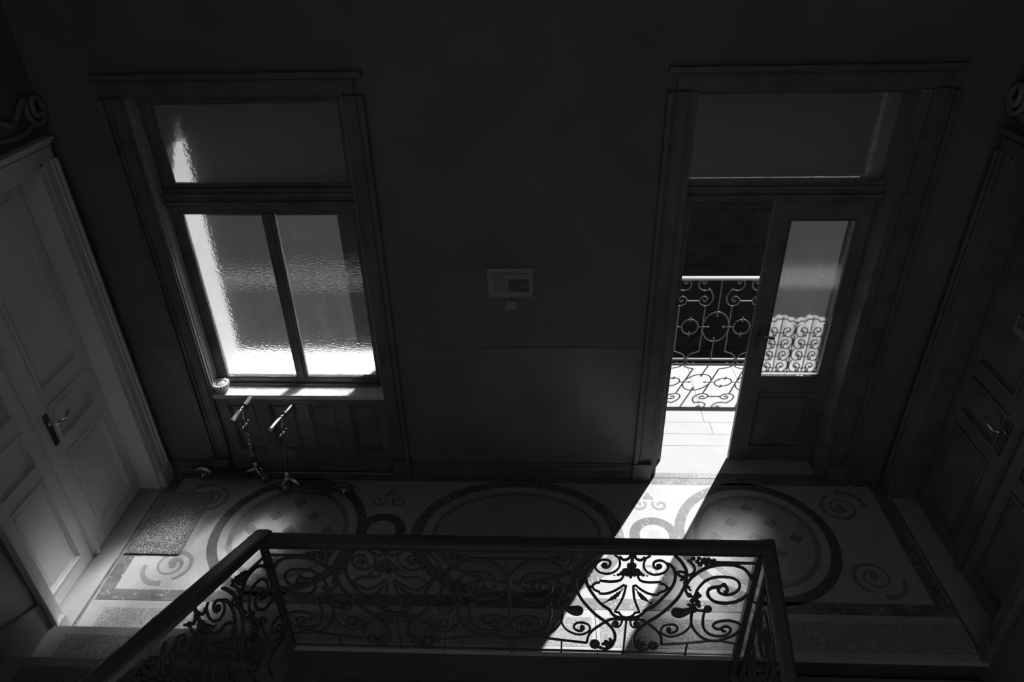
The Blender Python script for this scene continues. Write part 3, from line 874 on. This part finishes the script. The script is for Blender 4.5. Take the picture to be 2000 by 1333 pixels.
# ================================================================== WROUGHT IRON BALUSTRADES
CURVES = {
'scroll': [(0.087, 0.778), (0.068, 0.76), (0.06, 0.732), (0.061, 0.695), (0.08, 0.662), (0.111, 0.643), (0.14, 0.646), (0.166, 0.661), (0.18, 0.689), (0.173, 0.72), (0.152, 0.742), (0.131, 0.746), (0.111, 0.736), (0.107, 0.715), (0.115, 0.694), (0.132, 0.689), (0.145, 0.702), (0.136, 0.716)],
'heart': [(0.174, 0.725), (0.194, 0.711), (0.212, 0.678), (0.223, 0.635), (0.221, 0.584), (0.209, 0.539), (0.184, 0.486), (0.158, 0.439), (0.131, 0.402), (0.094, 0.367), (0.079, 0.336), (0.059, 0.314), (0.033, 0.301), (0.003, 0.299)],
'outer': [(0.206, 0.781), (0.226, 0.761), (0.248, 0.728), (0.269, 0.686), (0.277, 0.642), (0.278, 0.586), (0.272, 0.541), (0.257, 0.482), (0.232, 0.428), (0.198, 0.373), (0.164, 0.325), (0.123, 0.282), (0.087, 0.239), (0.063, 0.195), (0.052, 0.152), (0.053, 0.109), (0.065, 0.065), (0.088, 0.04), (0.116, 0.034)],
'arch': [(-0.001, 0.292), (0.034, 0.291), (0.074, 0.291), (0.102, 0.274), (0.135, 0.24), (0.165, 0.206), (0.186, 0.171), (0.197, 0.136), (0.202, 0.089)],
'curl': [(0.021, 0.292), (0.024, 0.261), (0.031, 0.237), (0.047, 0.227), (0.065, 0.234), (0.07, 0.252), (0.062, 0.267), (0.049, 0.267), (0.044, 0.255), (0.05, 0.246)],
'palm': [(0.037, 0.623), (0.047, 0.601), (0.064, 0.589), (0.099, 0.584), (0.132, 0.587), (0.151, 0.59), (0.156, 0.576), (0.174, 0.572), (0.186, 0.557), (0.187, 0.538), (0.18, 0.522), (0.164, 0.512), (0.152, 0.505), (0.15, 0.492), (0.123, 0.491), (0.097, 0.5), (0.07, 0.519), (0.047, 0.541), (0.032, 0.559), (0.019, 0.556), (0.022, 0.514), (0.028, 0.468), (0.04, 0.422), (0.054, 0.382), (0.065, 0.352), (0.041, 0.345), (0.034, 0.327), (0.019, 0.31), (-0.001, 0.304)],
'topcurl': [(0.011, 0.776), (0.016, 0.761), (0.027, 0.75), (0.044, 0.747), (0.061, 0.767)],
'low_spiral': [(0.334, 0.40), (0.338, 0.344), (0.341, 0.289), (0.339, 0.247), (0.321, 0.205), (0.293, 0.175), (0.255, 0.156), (0.218, 0.162), (0.194, 0.186), (0.189, 0.214), (0.202, 0.243), (0.231, 0.256), (0.258, 0.253), (0.273, 0.235), (0.274, 0.21), (0.26, 0.192), (0.238, 0.187), (0.223, 0.205), (0.226, 0.222), (0.239, 0.226)],
'hcurl_a': [(0.28, 0.642), (0.263, 0.631), (0.241, 0.641), (0.232, 0.66), (0.246, 0.669), (0.27, 0.658)],
'hcurl_b': [(0.28, 0.641), (0.304, 0.652), (0.313, 0.681), (0.306, 0.711), (0.289, 0.735), (0.272, 0.753)],
'rarc': [(0.334, 0.38), (0.336, 0.32), (0.343, 0.268), (0.362, 0.22), (0.389, 0.178), (0.425, 0.144), (0.462, 0.131), (0.498, 0.132), (0.536, 0.148), (0.568, 0.171), (0.591, 0.2), (0.605, 0.236), (0.604, 0.256), (0.588, 0.277), (0.56, 0.293), (0.533, 0.299), (0.498, 0.294), (0.47, 0.28), (0.459, 0.262), (0.464, 0.241), (0.481, 0.228), (0.5, 0.228), (0.515, 0.217)],
'rarc_in': [(0.403, 0.377), (0.399, 0.339), (0.401, 0.291), (0.409, 0.243), (0.426, 0.208), (0.451, 0.181), (0.489, 0.168), (0.523, 0.172), (0.548, 0.191), (0.555, 0.22), (0.545, 0.244), (0.522, 0.25), (0.506, 0.234), (0.515, 0.217), (0.53, 0.208)],
'ball_stem': [(0.34, 0.418), (0.357, 0.382), (0.384, 0.373), (0.405, 0.377)],
'big_in': [(0.33, 0.40), (0.332, 0.445), (0.337, 0.478), (0.34, 0.523), (0.356, 0.569), (0.381, 0.608), (0.42, 0.631), (0.461, 0.635), (0.503, 0.63), (0.535, 0.609), (0.551, 0.574), (0.549, 0.542), (0.532, 0.516), (0.504, 0.502), (0.479, 0.505), (0.455, 0.52), (0.448, 0.546), (0.456, 0.565), (0.472, 0.572), (0.489, 0.553), (0.494, 0.528), (0.483, 0.521)],
'big_out': [(0.278, 0.554), (0.3, 0.618), (0.325, 0.656), (0.355, 0.688), (0.389, 0.71), (0.429, 0.722), (0.473, 0.725), (0.511, 0.719), (0.551, 0.699), (0.581, 0.663), (0.602, 0.62), (0.613, 0.576), (0.61, 0.531), (0.591, 0.492), (0.562, 0.458), (0.526, 0.441), (0.488, 0.436), (0.448, 0.445), (0.42, 0.467), (0.401, 0.499), (0.399, 0.532), (0.413, 0.551), (0.438, 0.558), (0.458, 0.562)],
'leaf_stem': [(0.338, 0.47), (0.318, 0.485), (0.298, 0.50), (0.285, 0.53), (0.276, 0.566)],
}
NOSM = {'palm'}
# leafy cast ornaments: (u, v, radius, aspect)
BLOBS_SPIRAL = [(0.342, 0.471, 0.017, 1.5), (0.357, 0.435, 0.015, 1.4), (0.325, 0.45, 0.012, 1.2), (0.362, 0.49, 0.011, 1.2), (0.349, 0.505, 0.010, 1.5), (0.308, 0.492, 0.014, 1.1), (0.327, 0.41, 0.012, 1.2), (0.312, 0.42, 0.010, 1.0), (0.347, 0.375, 0.013, 1.4), (0.333, 0.385, 0.012, 1.5), (0.366, 0.412, 0.011, 1.3),
    (0.282, 0.562, 0.016, 1.2), (0.298, 0.55, 0.010, 1.0), (0.308, 0.532, 0.008, 0.8), (0.272, 0.59, 0.008, 1.2), (0.263, 0.618, 0.013, 0.9), (0.272, 0.63, 0.010, 1.0), (0.255, 0.606, 0.008, 0.8),
    (0.351, 0.752, 0.016, 1.1), (0.385, 0.742, 0.017, 0.9), (0.336, 0.724, 0.014, 1.2), (0.318, 0.742, 0.011, 1.1), (0.366, 0.723, 0.012, 0.9), (0.40, 0.75, 0.012, 1.2), (0.372, 0.762, 0.010, 1.0), (0.412, 0.735, 0.009, 0.8), (0.325, 0.765, 0.012, 1.0), (0.296, 0.765, 0.012, 1.1), (0.283, 0.745, 0.009, 1.3),
    (0.471, 0.577, 0.013, 1.0), (0.49, 0.548, 0.008, 1.5), (0.415, 0.387, 0.023, 1.0), (0.485, 0.523, 0.009, 1), (0.517, 0.212, 0.010, 0.8), (0.232, 0.212, 0.013, 1)]
BLOBS_LYRE = [(0.158, 0.076, 0.031, 1.0), (0.085, 0.075, 0.020, 1.2), (0.070, 0.098, 0.015, 1.2), (0.098, 0.098, 0.013, 1.0), (0.112, 0.078, 0.011, 1.0), (0.076, 0.122, 0.010, 0.8), (0.125, 0.045, 0.013, 0.8), (0.198, 0.542, 0.011, 0.9), (0.131, 0.71, 0.012, 0.9),
    (0.03, 0.66, 0.019, 1.2), (0.045, 0.648, 0.014, 0.9), (0.062, 0.637, 0.010, 0.8), (0.082, 0.632, 0.006, 0.5), (0.012, 0.668, 0.017, 1.5), (0.018, 0.638, 0.012, 0.9), (0.036, 0.634, 0.009, 0.8), (0.013, 0.705, 0.012, 1.6), (0.053, 0.248, 0.010, 1.0)]
def quarter(mb, T, sgn, lyre=True):
    """half a lyre and one spiral panel, u measured from the lyre axis; T maps (u,v,w) to the world"""
    for k, pts in CURVES.items():
        p3 = [T(sgn * u, v, 0.0) for (u, v) in pts]
        if k not in NOSM: p3 = smooth(p3, 4)
        r = 0.0088 if k in ('big_in', 'big_out', 'outer', 'heart') else (0.0075 if k != 'palm' else 0.0068)
        rr = r
        if k in ('scroll', 'big_in', 'curl', 'low_spiral'):
            n = len(p3)
            rr = [r * (0.82 + 0.3 * (i / (n - 1)) ** 3) for i in range(n)]
        mb.tube(p3, rr, 6)
    for (u, v, r, a) in BLOBS_SPIRAL + BLOBS_LYRE:
        c_ = T(sgn * u, v, 0.0)
        mb.ball(c_, r, 8, 6, (1.0, 0.75, a) if True else (1, 1, 1))
    # club bud on its stem
    cl = smooth([T(sgn * u, v, 0.0) for (u, v) in ((0.336, 0.40), (0.322, 0.376), (0.305, 0.362), (0.288, 0.354), (0.27, 0.352), (0.252, 0.354))], 3)
    n = len(cl)
    mb.tube(cl, [0.010 + 0.017 * min(1.0, (i / (n - 1)) * 1.25) for i in range(n)], 8)
    mb.ball(cl[-1], 0.025, 8, 6)
    # twisted wheat ear
    tw = smooth([T(sgn * u, v, 0.0) for (u, v) in ((0.032, 0.534), (0.045, 0.508), (0.057, 0.489), (0.071, 0.468), (0.088, 0.454), (0.111, 0.431), (0.137, 0.409))], 4)
    n = len(tw)
    mb.tube(tw, [0.0035 + 0.009 * max(0, math.sin(math.pi * min(1, max(0, (i / (n - 1) - 0.12) / 0.7)))) * (0.85 + 0.25 * math.sin(i * 1.7)) for i in range(n)], 6)
def quarter_bars(mb, T, sgn):
    q = lambda u, v: T(sgn * u, v, 0.0)
    mb.tube([q(0.34, 0.738), q(0.613, 0.738)], 0.0075, 4)
    mb.tube([q(0.202, 0.086), q(0.278, 0.096), q(0.40, 0.114), q(0.449, 0.125), q(0.525, 0.127), q(0.613, 0.104)], 0.0068, 4)
    mb.tube([q(0.339, 0.10), q(0.339, -0.01)], 0.0068, 4)
    mb.tube([q(0.0, 0.014), q(0.616, 0.014)], 0.0062, 4)

def handrail_profile(w=0.072, h=0.05):
    return [(-w / 2, -h * 0.35), (-w / 2 + 0.012, -h), (w / 2 - 0.012, -h), (w / 2, -h * 0.35), (w / 2 - 0.002, -h * 0.12), (w / 2 - 0.016, 0), (-w / 2 + 0.016, 0), (-w / 2 + 0.002, -h * 0.12)]

# level guard along the stairwell edge
GY = -1.42
PL, PR = -1.40, 1.052
gd = empty('balustrade', (XC, GY, 0), 'black wrought iron balustrade with scrolls and hearts round the stairwell', 'balustrade')
hr = MB().profile([(GY + p, 0.868 + q) for (p, q) in handrail_profile(0.074, 0.058)], 'x', PL - 0.01, PR + 0.035)
hr.build('handrail', M['handrail'], gd)
LY = (PR + PL) / 2 + (PR - PL) / 4, (PR + PL) / 2 - (PR - PL) / 4
ks = (PR - PL) / 4 / 0.616
for i, lx in enumerate(LY):
    for s in (1, -1):
        mb = MB()
        T = lambda u, v, w, lx=lx: Vector((lx + u * ks, GY + w, v))
        quarter(mb, T, s)
        quarter_bars(mb, T, s)
        mb.build('scroll_panel', M['iron'], gd)
    MB().tube([(lx, GY, 0.30), (lx, GY, 0.0)], 0.0075, 4).build('centre_stem', M['iron'], gd)
    MB().tube([(lx, GY, 0.82), (lx, GY, 0.62)], 0.009, 6).build('finial_stem', M['iron'], gd)
MB().box(PR - 0.018, PR + 0.014, GY - 0.016, GY + 0.016, -0.2, 0.82).build('post', M['iron'], gd)
MB().box(PL - 0.016, PL + 0.016, GY - 0.016, GY + 0.016, 0.0, 0.85).build('post', M['iron'], gd)
MB().box(XC - 0.007, XC + 0.007, GY - 0.01, GY + 0.01, 0.0, 0.82).build('post', M['iron'], gd)

# climbing flight on the left
SLU = 0.515
gl = gd
MB().profile([(PL + p, 0.872 + q) for (p, q) in handrail_profile(0.080, 0.062)], 'y', GY + 0.045, GY - 2.6, rise=SLU * 2.645).build('handrail', M['handrail'], gl)
for k in range(4):
    y0_ = GY - 0.616 * (1 if k < 2 else 3)
    s = 1 if k % 2 == 0 else -1
    T = lambda u, v, w, y0_=y0_: Vector((PL + w, y0_ + u, v + SLU * (GY - (y0_ + u))))
    mb = MB(); quarter(mb, T, s); quarter_bars(mb, T, s)
    mb.build('scroll_panel', M['iron'], gl)
for k in range(2):
    y0_ = GY - 0.616 * (1 + 2 * k)
    z = SLU * (GY - y0_)
    MB().tube([(PL, y0_, z + 0.30), (PL, y0_, z)], 0.0075, 4).build('centre_stem', M['iron'], gl)
    MB().tube([(PL, y0_, z + 0.86), (PL, y0_, z + 0.62)], 0.009, 6).build('finial_stem', M['iron'], gl)
for yy in (GY - 0.06, GY - 0.80, GY - 1.55):
    z = 0.885 + SLU * (GY - yy)
    MB().ball((PL - 0.026, yy, z), 0.012, 10, 6).build('stud', M['iron'], gl)
# descending flight on the right
SLD = -0.517
g3 = gd
XD = PR + 0.035
MB().profile([(XD + p, 0.868 + q) for (p, q) in handrail_profile(0.074, 0.058)], 'y', GY + 0.037, GY - 2.6, rise=SLD * 2.637).build('handrail', M['handrail'], g3)
for k in range(4):
    y0_ = GY - 0.616 * (1 if k < 2 else 3) - 0.03
    s = 1 if k % 2 == 0 else -1
    T = lambda u, v, w, y0_=y0_: Vector((XD + w, y0_ + u, v - 0.03 + SLD * (GY - (y0_ + u))))
    mb = MB(); quarter(mb, T, s); quarter_bars(mb, T, s)
    mb.build('scroll_panel', M['iron'], g3)
MB().box(XD - 0.012, XD + 0.012, GY - 0.06, GY - 0.036, -0.15, 0.80).build('post', M['iron'], g3)

# ================================================================== BALCONY RAILING OUTSIDE
RY = 1.48
br = empty('balcony_railing', (1.48, RY, 0), 'wrought iron balcony railing of scrolls and circles beyond the open door', 'railing')
MB().box(-3.6, 3.6, RY - 0.022, RY + 0.022, 0.832, 0.852).build('top_rail', M['reveal'], br, bevel=0.003)  # paler than the ironwork below: sun highlight put into the bar's colour
MB().box(-3.6, 3.6, RY - 0.012, RY + 0.012, 0.030, 0.046).build('bottom_rail', M['rail_iron'], br, bevel=0.002)
low = [(0.093, 0.739), (0.067, 0.697), (0.056, 0.651), (0.068, 0.611), (0.094, 0.584), (0.124, 0.581), (0.156, 0.597), (0.169, 0.631), (0.156, 0.657), (0.128, 0.67), (0.105, 0.654), (0.108, 0.631), (0.125, 0.619), (0.135, 0.636)]
upp = [(0.093, 0.739), (0.126, 0.726), (0.16, 0.733), (0.184, 0.759), (0.19, 0.794), (0.174, 0.822), (0.145, 0.825), (0.13, 0.807), (0.142, 0.791), (0.157, 0.798), (0.157, 0.81)]
foot = [(0.112, 0.12), (0.15, 0.106), (0.188, 0.088), (0.212, 0.055), (0.216, 0.029), (0.205, -0.0), (0.172, -0.014), (0.139, 0.003)]
P2 = 0.442
def rail_unit():
    mb = MB()
    r = 0.0062
    for s in (1, -1):
        for cv in (low, upp, foot):
            mb.tube(smooth([(s * u, RY, v) for (u, v) in cv], 4), r, 6)
        mb.tube([(s * 0.112, RY, 0.12), (s * 0.112, RY, 0.582)], r * 1.05, 4)
        mb.tube([(s * 0.168, RY, 0.627), (s * 0.222, RY, 0.627)], r, 4)
        mb.tube([(s * 0.068, RY, 0.372), (s * 0.155, RY, 0.372)], r * 0.8, 6)
        mb.ball((s * 0.066, RY, 0.372), 0.009, 8, 6, (1.6, 1, 1))
        # half of the small circle between two units
        mb.tube([(s * (0.221 - 0.070 * math.cos(a)), RY, 0.372 + 0.074 * math.sin(a)) for a in [math.radians(-90 + 180 * i / 14) for i in range(15)]], r, 6)
    mb.tube([(0.112 * math.cos(2 * math.pi * i / 40), RY, 0.372 + 0.147 * math.sin(2 * math.pi * i / 40)) for i in range(40)], r, 6, closed=True)
    mb.tube([(0, RY, 0.04), (0, RY, 0.245)], r, 4).tube([(0, RY, 0.50), (0, RY, 0.84)], r, 4)
    for z in (0.238, 0.255, 0.495, 0.478):
        mb.ball((0, RY, z), 0.010, 8, 6)
    for z in (0.298, 0.446):
        for dz in (-0.014, 0.0, 0.014):
            mb.ball((0.221, RY, z + dz), 0.008, 8, 6, (1, 1, 1.3))
    return mb
mb0 = rail_unit()
u0 = mb0.build('scroll_panel', M['rail_iron'], br)
u0.location.x = 1.482
for k in list(range(-11, 0)) + list(range(1, 5)):
    o = u0.copy()
    COL.objects.link(o)
    o.parent = br
    o.matrix_parent_inverse = u0.matrix_parent_inverse.copy()
    o.location.x = 1.482 + k * P2

# ================================================================== OPPOSITE HOUSE ACROSS THE COURT
FY = 8.0
bf = empty('building', (0, FY, -6), 'dark facade across the courtyard seen through the open balcony door', 'building')
MB().box(-10, 10, FY, FY + 0.5, -7, 6.0).build('wall', M['facade'], bf)
cs = MB()
z = -6.9
while z < 5.9:
    cs.box(-10, 10, FY - 0.008, FY, z, z + 0.12)
    z += 0.135
o = cs.build('brick_courses', M['facade'], bf); o['kind'] = 'stuff'
for ix in range(-4, 5):
    for iz in (-2, 1):
        x = ix * 2.1 + 0.2; zc = iz * 3.0 + 0.3
        fw = MB().box(x - 0.55, x + 0.55, FY - 0.05, FY, zc + 0.9, zc + 0.97).box(x - 0.55, x + 0.55, FY - 0.05, FY, zc - 0.97, zc - 0.9).box(x - 0.55, x - 0.48, FY - 0.05, FY, zc - 0.9, zc + 0.9).box(x + 0.48, x + 0.55, FY - 0.05, FY, zc - 0.9, zc + 0.9).box(x - 0.03, x + 0.03, FY - 0.05, FY, zc - 0.9, zc + 0.9).box(x - 0.48, x + 0.48, FY - 0.05, FY, zc + 0.3, zc + 0.36).build('window', M['facade_trim'], bf)
        MB().box(x - 0.48, x + 0.48, FY - 0.028, FY - 0.021, zc - 0.9, zc + 0.9).build('pane', M['darkpane'], fw)
lp = empty('wall_lamp', (3.1, FY - 0.03, -0.55), 'small pale box lamp on the dark facade across the court', 'lamp')
MB().box(3.0, 3.22, FY - 0.16, FY - 0.02, -0.66, -0.50).build('lamp_box', M['facade_trim'], lp, bevel=0.01)
MB().box(3.08, 3.14, FY - 0.05, FY - 0.02, -0.50, -0.42).build('bracket', M['rail_iron'], lp)
yd = MB().box(-12, 12, 1.6, FY, -7.2, -7.0).build('ground', M['facade'])
tag(yd, 'dark courtyard ground far below the balcony', 'ground', kind='structure')

# ================================================================== THINGS
# doormat
mt = MB()
nx, ny = 110, 160
x0, x1, y0, y1 = -2.695, -2.335, -0.795, -0.235
vs = []
for j in range(ny + 1):
    for i in range(nx + 1):
        e = 0.004 if i in (0, nx) or j in (0, ny) else 0.0
        vs.append((x0 + (x1 - x0) * i / nx + random.uniform(-.0015, .0015) + (random.uniform(-e, e)), y0 + (y1 - y0) * j / ny + random.uniform(-.0015, .0015) + random.uniform(-e, e), 0.014 + random.uniform(-0.004, 0.004) if e == 0 else 0.011))
fs = [(j * (nx + 1) + i, j * (nx + 1) + i + 1, (j + 1) * (nx + 1) + i + 1, (j + 1) * (nx + 1) + i) for j in range(ny) for i in range(nx)]
mt.add(vs, fs)
dm = empty('doormat', (-2.515, -0.515, 0), 'rectangular coir doormat lying at the pale left door', 'doormat')
mt.build('pile', M['mat'], dm, fixn=False)
MB().box(x0, x1, y0, y1, 0.0015, 0.009).build('backing', M['rubber'], dm)

# fluted dish with candle on the sill
fd = empty('candle_dish', (-2.215, 0.035, 0.70), 'small white fluted candle dish at the left end of the sunlit window sill', 'dish')
N = 36
def flute(j): return 1.0 + (0.11 if j % 2 == 0 else -0.11)
cx, cyy = -2.212, 0.040
db = MB().lathe([(0.031, 0.7005), (0.034, 0.703), (0.050, 0.752), (0.056, 0.768), (0.040, 0.768), (0.036, 0.756), (0.030, 0.75)], (cx, cyy, 0.0), N, fl=flute)
db.sm = [False] * len(db.sm)
db.build('dish_body', M['ceramic'], fd)
MB().lathe([(0.026, 0.735), (0.033, 0.748), (0.033, 0.762), (0.0005, 0.7625)], (cx, cyy, 0.0), 24).build('candle', M['wax'], fd)

# framed notice
nt_ = empty('notice', (-0.205, 0, 1.455), 'small framed paper notice hanging on the dark front wall', 'notice')
MB().box(-0.343, -0.067, -0.008, 0.0, 1.454, 1.656).build('backing_board', M['paper'], nt_)
MB().box(-0.343, -0.067, -0.012, -0.006, 1.650, 1.656).box(-0.343, -0.067, -0.012, -0.006, 1.454, 1.459).box(-0.343, -0.339, -0.012, -0.006, 1.459, 1.650).box(-0.071, -0.067, -0.012, -0.006, 1.459, 1.650).build('frame', M['plastic'], nt_)
pr = MB()
x = -0.315
random.seed(3)
while x < -0.10:
    w_ = random.choice((0.006, 0.008, 0.010))
    pr.box(x, x + w_, -0.0088, -0.008, 1.612, 1.626)
    x += w_ + random.choice((0.003, 0.003, 0.009))
for k in range(4):
    pr.box(-0.312, -0.312 + random.uniform(0.07, 0.085), -0.0088, -0.008, 1.598 - k * 0.009, 1.601 - k * 0.009)
for k in range(5):
    pr.box(-0.262, -0.262 + random.uniform(0.02, 0.04), -0.0088, -0.008, 1.555 - k * 0.01, 1.558 - k * 0.01)
pr.box(-0.302, -0.296, -0.0088, -0.008, 1.50, 1.56).box(-0.285, -0.279, -0.0088, -0.008, 1.51, 1.56)
pr.build('printed_text', M['print'], nt_)
MB().box(-0.218, -0.092, -0.0088, -0.008, 1.495, 1.582).build('printed_picture', M['photo'], nt_)
for xx in (-0.328, -0.076):
    MB().ball((xx, -0.013, 1.463), 0.004, 8, 6).build('screw', M['chrome'], nt_)

# light switch
sw = empty('light_switch', (-0.206, 0, 1.365), 'square light switch on the wall just below the framed notice', 'switch')
MB().box(-0.241, -0.171, -0.010, 0.0, 1.366, 1.434).build('switch_plate', M['plastic'], sw, bevel=0.010)
MB().box(-0.233, -0.179, -0.014, -0.009, 1.374, 1.426).build('rocker', M['paper'], sw, bevel=0.006)

# carved overdoor ornaments
def overdoor(sx, label):
    f = lambda x: XC + (x - XC) * sx
    o = empty('overdoor_ornament', (f(XL), -0.77, 2.52), label, 'ornament')
    for s in (1, -1):
        pts = []
        c0 = (-0.77 + s * 0.71, 2.632)
        for i in range(40):
            u = i / 39
            t = u * 3.2 * math.pi
            rr = 0.022 + 0.058 * (1 - u)
            pts.append((f(XL + 0.012 + 0.02 * u), c0[0] + s * rr * math.cos(t + 1.9), c0[1] + rr * 1.25 * math.sin(t + 1.9)))
        tail = [(f(XL + 0.012), -0.77 + s * 0.05, 2.80), (f(XL + 0.012), -0.77 + s * 0.22, 2.78), (f(XL + 0.012), -0.77 + s * 0.38, 2.66), (f(XL + 0.012), -0.77 + s * 0.50, 2.60), (f(XL + 0.012), -0.77 + s * 0.60, 2.66)]
        pp = smooth(tail + pts[2::3], 3)
        MB().tube(pp, 0.017, 8).build('scroll', M['plaster'], o)
        MB().tube(smooth([(f(XL + 0.01), -0.77 + s * 0.10, 2.60), (f(XL + 0.01), -0.77 + s * 0.30, 2.56), (f(XL + 0.01), -0.77 + s * 0.52, 2.53), (f(XL + 0.01), -0.77 + s * 0.66, 2.56)], 4), 0.014, 8).build('scroll', M['plaster'], o)
    sh = MB()
    a, b = f(XL), f(XL + 0.035)
    sh.lathe([(0.001, 0.0), (0.11, 0.0), (0.10, 0.02 * sx), (0.05, 0.04 * sx), (0.001, 0.045 * sx)], (a, -0.77, 2.70), 28, fl=lambda j: 1 + 0.08 * (j % 2), ax='x')
    sh.build('shell', M['plaster'], o)
    return o
overdoor(1, 'carved scroll ornament on the wall above the pale left door')
overdoor(-1, 'carved scroll ornament on the wall above the shaded right door')

# scooters parked under the window; each built from its own measurements
def scooter(name, label, top, bot, bar_dir, deck_dir, grips, deck_len, chrome_low):
    top, bot = Vector(top), Vector(bot)
    bd = Vector(bar_dir).normalized()
    s = empty(name, (bot.x, bot.y, 0), label, 'scooter', 'kick scooters under the window')
    ax = (top - bot)
    P = lambda t: bot + ax * t
    half = 0.135
    # handlebar and grips
    MB().tube([top - bd * (half - 0.01), top + bd * (half - 0.01)], 0.0105, 10).build('handlebar', M['chrome'], s)
    for k in (-1, 1):
        g = MB()
        g.tube([top + bd * k * 0.035, top + bd * k * 0.042, top + bd * k * (half - 0.012), top + bd * k * half, top + bd * k * (half + 0.008)], [0.019, 0.0155, 0.0155, 0.019, 0.013], 12)
        g.build('grip', grips, s)
    MB().tube([P(0.985), P(1.0)], 0.016, 10).ball(P(1.0), 0.016).build('bar_clamp', M['chrome'], s)
    # telescopic column
    MB().tube([P(0.78), P(1.0)], 0.0095, 10).build('upper_column', M['chrome'], s)
    MB().tube([P(0.10), P(0.79)], 0.0145, 12).build('lower_column', M['black'], s)
    side = ax.normalized().cross(bd).normalized()
    cl = MB().tube([P(0.765), P(0.80)], 0.020, 12)
    cl.tube([P(0.785) - bd * 0.035, P(0.785) + bd * 0.035], 0.006, 8)
    cl.ball(P(0.785) + bd * 0.036, 0.010, 8, 6).ball(P(0.785) - bd * 0.036, 0.010, 8, 6)
    cl.tube([P(0.785) + bd * 0.03, P(0.76) + bd * 0.034 + side * 0.02, P(0.72) + bd * 0.03 + side * 0.025], 0.005, 6)
    cl.build('quick_release_clamp', M['chrome'], s)
    cl2 = MB().tube([P(0.16), P(0.23)], 0.019, 12)
    cl2.tube([P(0.17) - bd * 0.026, P(0.17) + bd * 0.026], 0.006, 8)
    cl2.build('head_clamp', M['alu'], s)
    # fork, wheels, deck
    dd = Vector((deck_dir[0], deck_dir[1], 0)).normalized()
    fw_ = Vector((bot.x, bot.y, 0.055)) - dd * 0.03
    lat = Vector((-dd.y, dd.x, 0))
    fk = MB()
    for k in (-1, 1):
        fk.tube([P(0.12) + lat * k * 0.016, Vector((fw_.x, fw_.y, 0.11)) + lat * k * 0.022, fw_ + lat * k * 0.022], 0.006, 8)
    fk.tube([P(0.12) - lat * 0.018, P(0.12) + lat * 0.018], 0.012, 8)
    fk.build('fork', M['chrome'], s)
    def wheel(c):
        w = MB()
        w.tube([c + (dd * math.cos(a) + Vector((0, 0, 1)) * math.sin(a)) * 0.041 for a in [2 * math.pi * i / 28 for i in range(28)]], 0.0125, 8, closed=True)
        wo = w.build('wheel', M['rubber'], s)
        h = MB().tube([c - lat * 0.014, c + lat * 0.014], 0.014, 12)
        for a in range(5):
            an = 2 * math.pi * a / 5
            h.tube([c, c + (dd * math.cos(an) + Vector((0, 0, 1)) * math.sin(an)) * 0.035], 0.005, 6)
        h.tube([c - lat * 0.028, c + lat * 0.028], 0.006, 8)
        h.build('wheel_hub', M['chrome'], wo)
    wheel(fw_)
    rear = Vector((bot.x, bot.y, 0.055)) + dd * deck_len
    wheel(rear)
    d0 = Vector((bot.x, bot.y, 0)) + dd * 0.07
    d1 = Vector((bot.x, bot.y, 0)) + dd * (deck_len - 0.07)
    dk = MB()
    hw = 0.048
    vs = []
    for z in (0.062, 0.082):
        for (pt, ww) in ((d0, 0.03), (d0 + dd * 0.04, hw), (d1 - dd * 0.03, hw), (d1, 0.03)):
            vs.append((pt + lat * ww + Vector((0, 0, z))))
        for (pt, ww) in ((d1, 0.03), (d1 - dd * 0.03, hw), (d0 + dd * 0.04, hw), (d0, 0.03)):
            vs.append((pt - lat * ww + Vector((0, 0, z))))
    dk.add(vs, [tuple(range(8)), tuple(range(8, 16))[::-1]] + [(i, (i + 1) % 8, 8 + (i + 1) % 8, 8 + i) for i in range(8)])
    dk.build('deck', M['black'], s, bevel=0.003)
    MB().tube([P(0.14), d0 + Vector((0, 0, 0.11)), d0 + dd * 0.03 + Vector((0, 0, 0.078))], 0.012, 8).build('neck', M['alu'], s)
    fd_ = MB()
    arc = [rear + (dd * math.cos(a) + Vector((0, 0, 1)) * math.sin(a)) * 0.062 for a in [math.radians(170 - 150 * i / 12) for i in range(13)]]
    fd_.tube(arc, 0.016, 6, flat=None)
    fd_.build('rear_brake', M['alu'] if chrome_low else M['black'], s)
    return s, P
s1, P1 = scooter('kick_scooter', 'kick scooter with thick grips under the left end of the sill', (-2.012, -0.150, 0.690), (-2.036, -0.125, 0.07), (0.10, 1, 0.0), (-1, 0.06), M['rubber'], 0.42, True)
# white lettering blocks down the column of the first scooter
lt = MB()
random.seed(11)
glyphs = {'O': [(0, 0, 1, 0), (1, 0, 1, 1), (1, 1, 0, 1), (0, 1, 0, 0)], 'X': [(0, 0, 1, 1), (0, 1, 1, 0)], 'E': [(0, 0, 0, 1), (0, 0, 1, 0), (0, .5, .8, .5), (0, 1, 1, 1)], 'L': [(0, 1, 0, 0), (0, 0, 1, 0)], 'I': [(.5, 0, .5, 1)]}
for k, ch in enumerate('OXELO'):
    t = 0.66 - k * 0.075
    c_ = P1(t) + Vector((0.002, -0.0152, 0))
    for (a, b, c2, d_) in glyphs[ch]:
        # letters run down the tube, turned sideways
        q0 = c_ + Vector(((b - 0.5) * 0.016, -0.0, -(a - 0.5) * 0.030))
        q1 = c_ + Vector(((d_ - 0.5) * 0.016, -0.0, -(c2 - 0.5) * 0.030))
        lt.tube([q0, q1], 0.0022, 4)
lt.build('lettering', M['ceramic'], s1)
scooter('kick_scooter', 'kick scooter with slim chrome stem and shiny grips, second from the left wall', (-1.752, -0.155, 0.628), (-1.790, -0.225, 0.07), (0.24, 1, 0.0), (1, -0.05), M['alu'], 0.40, False)
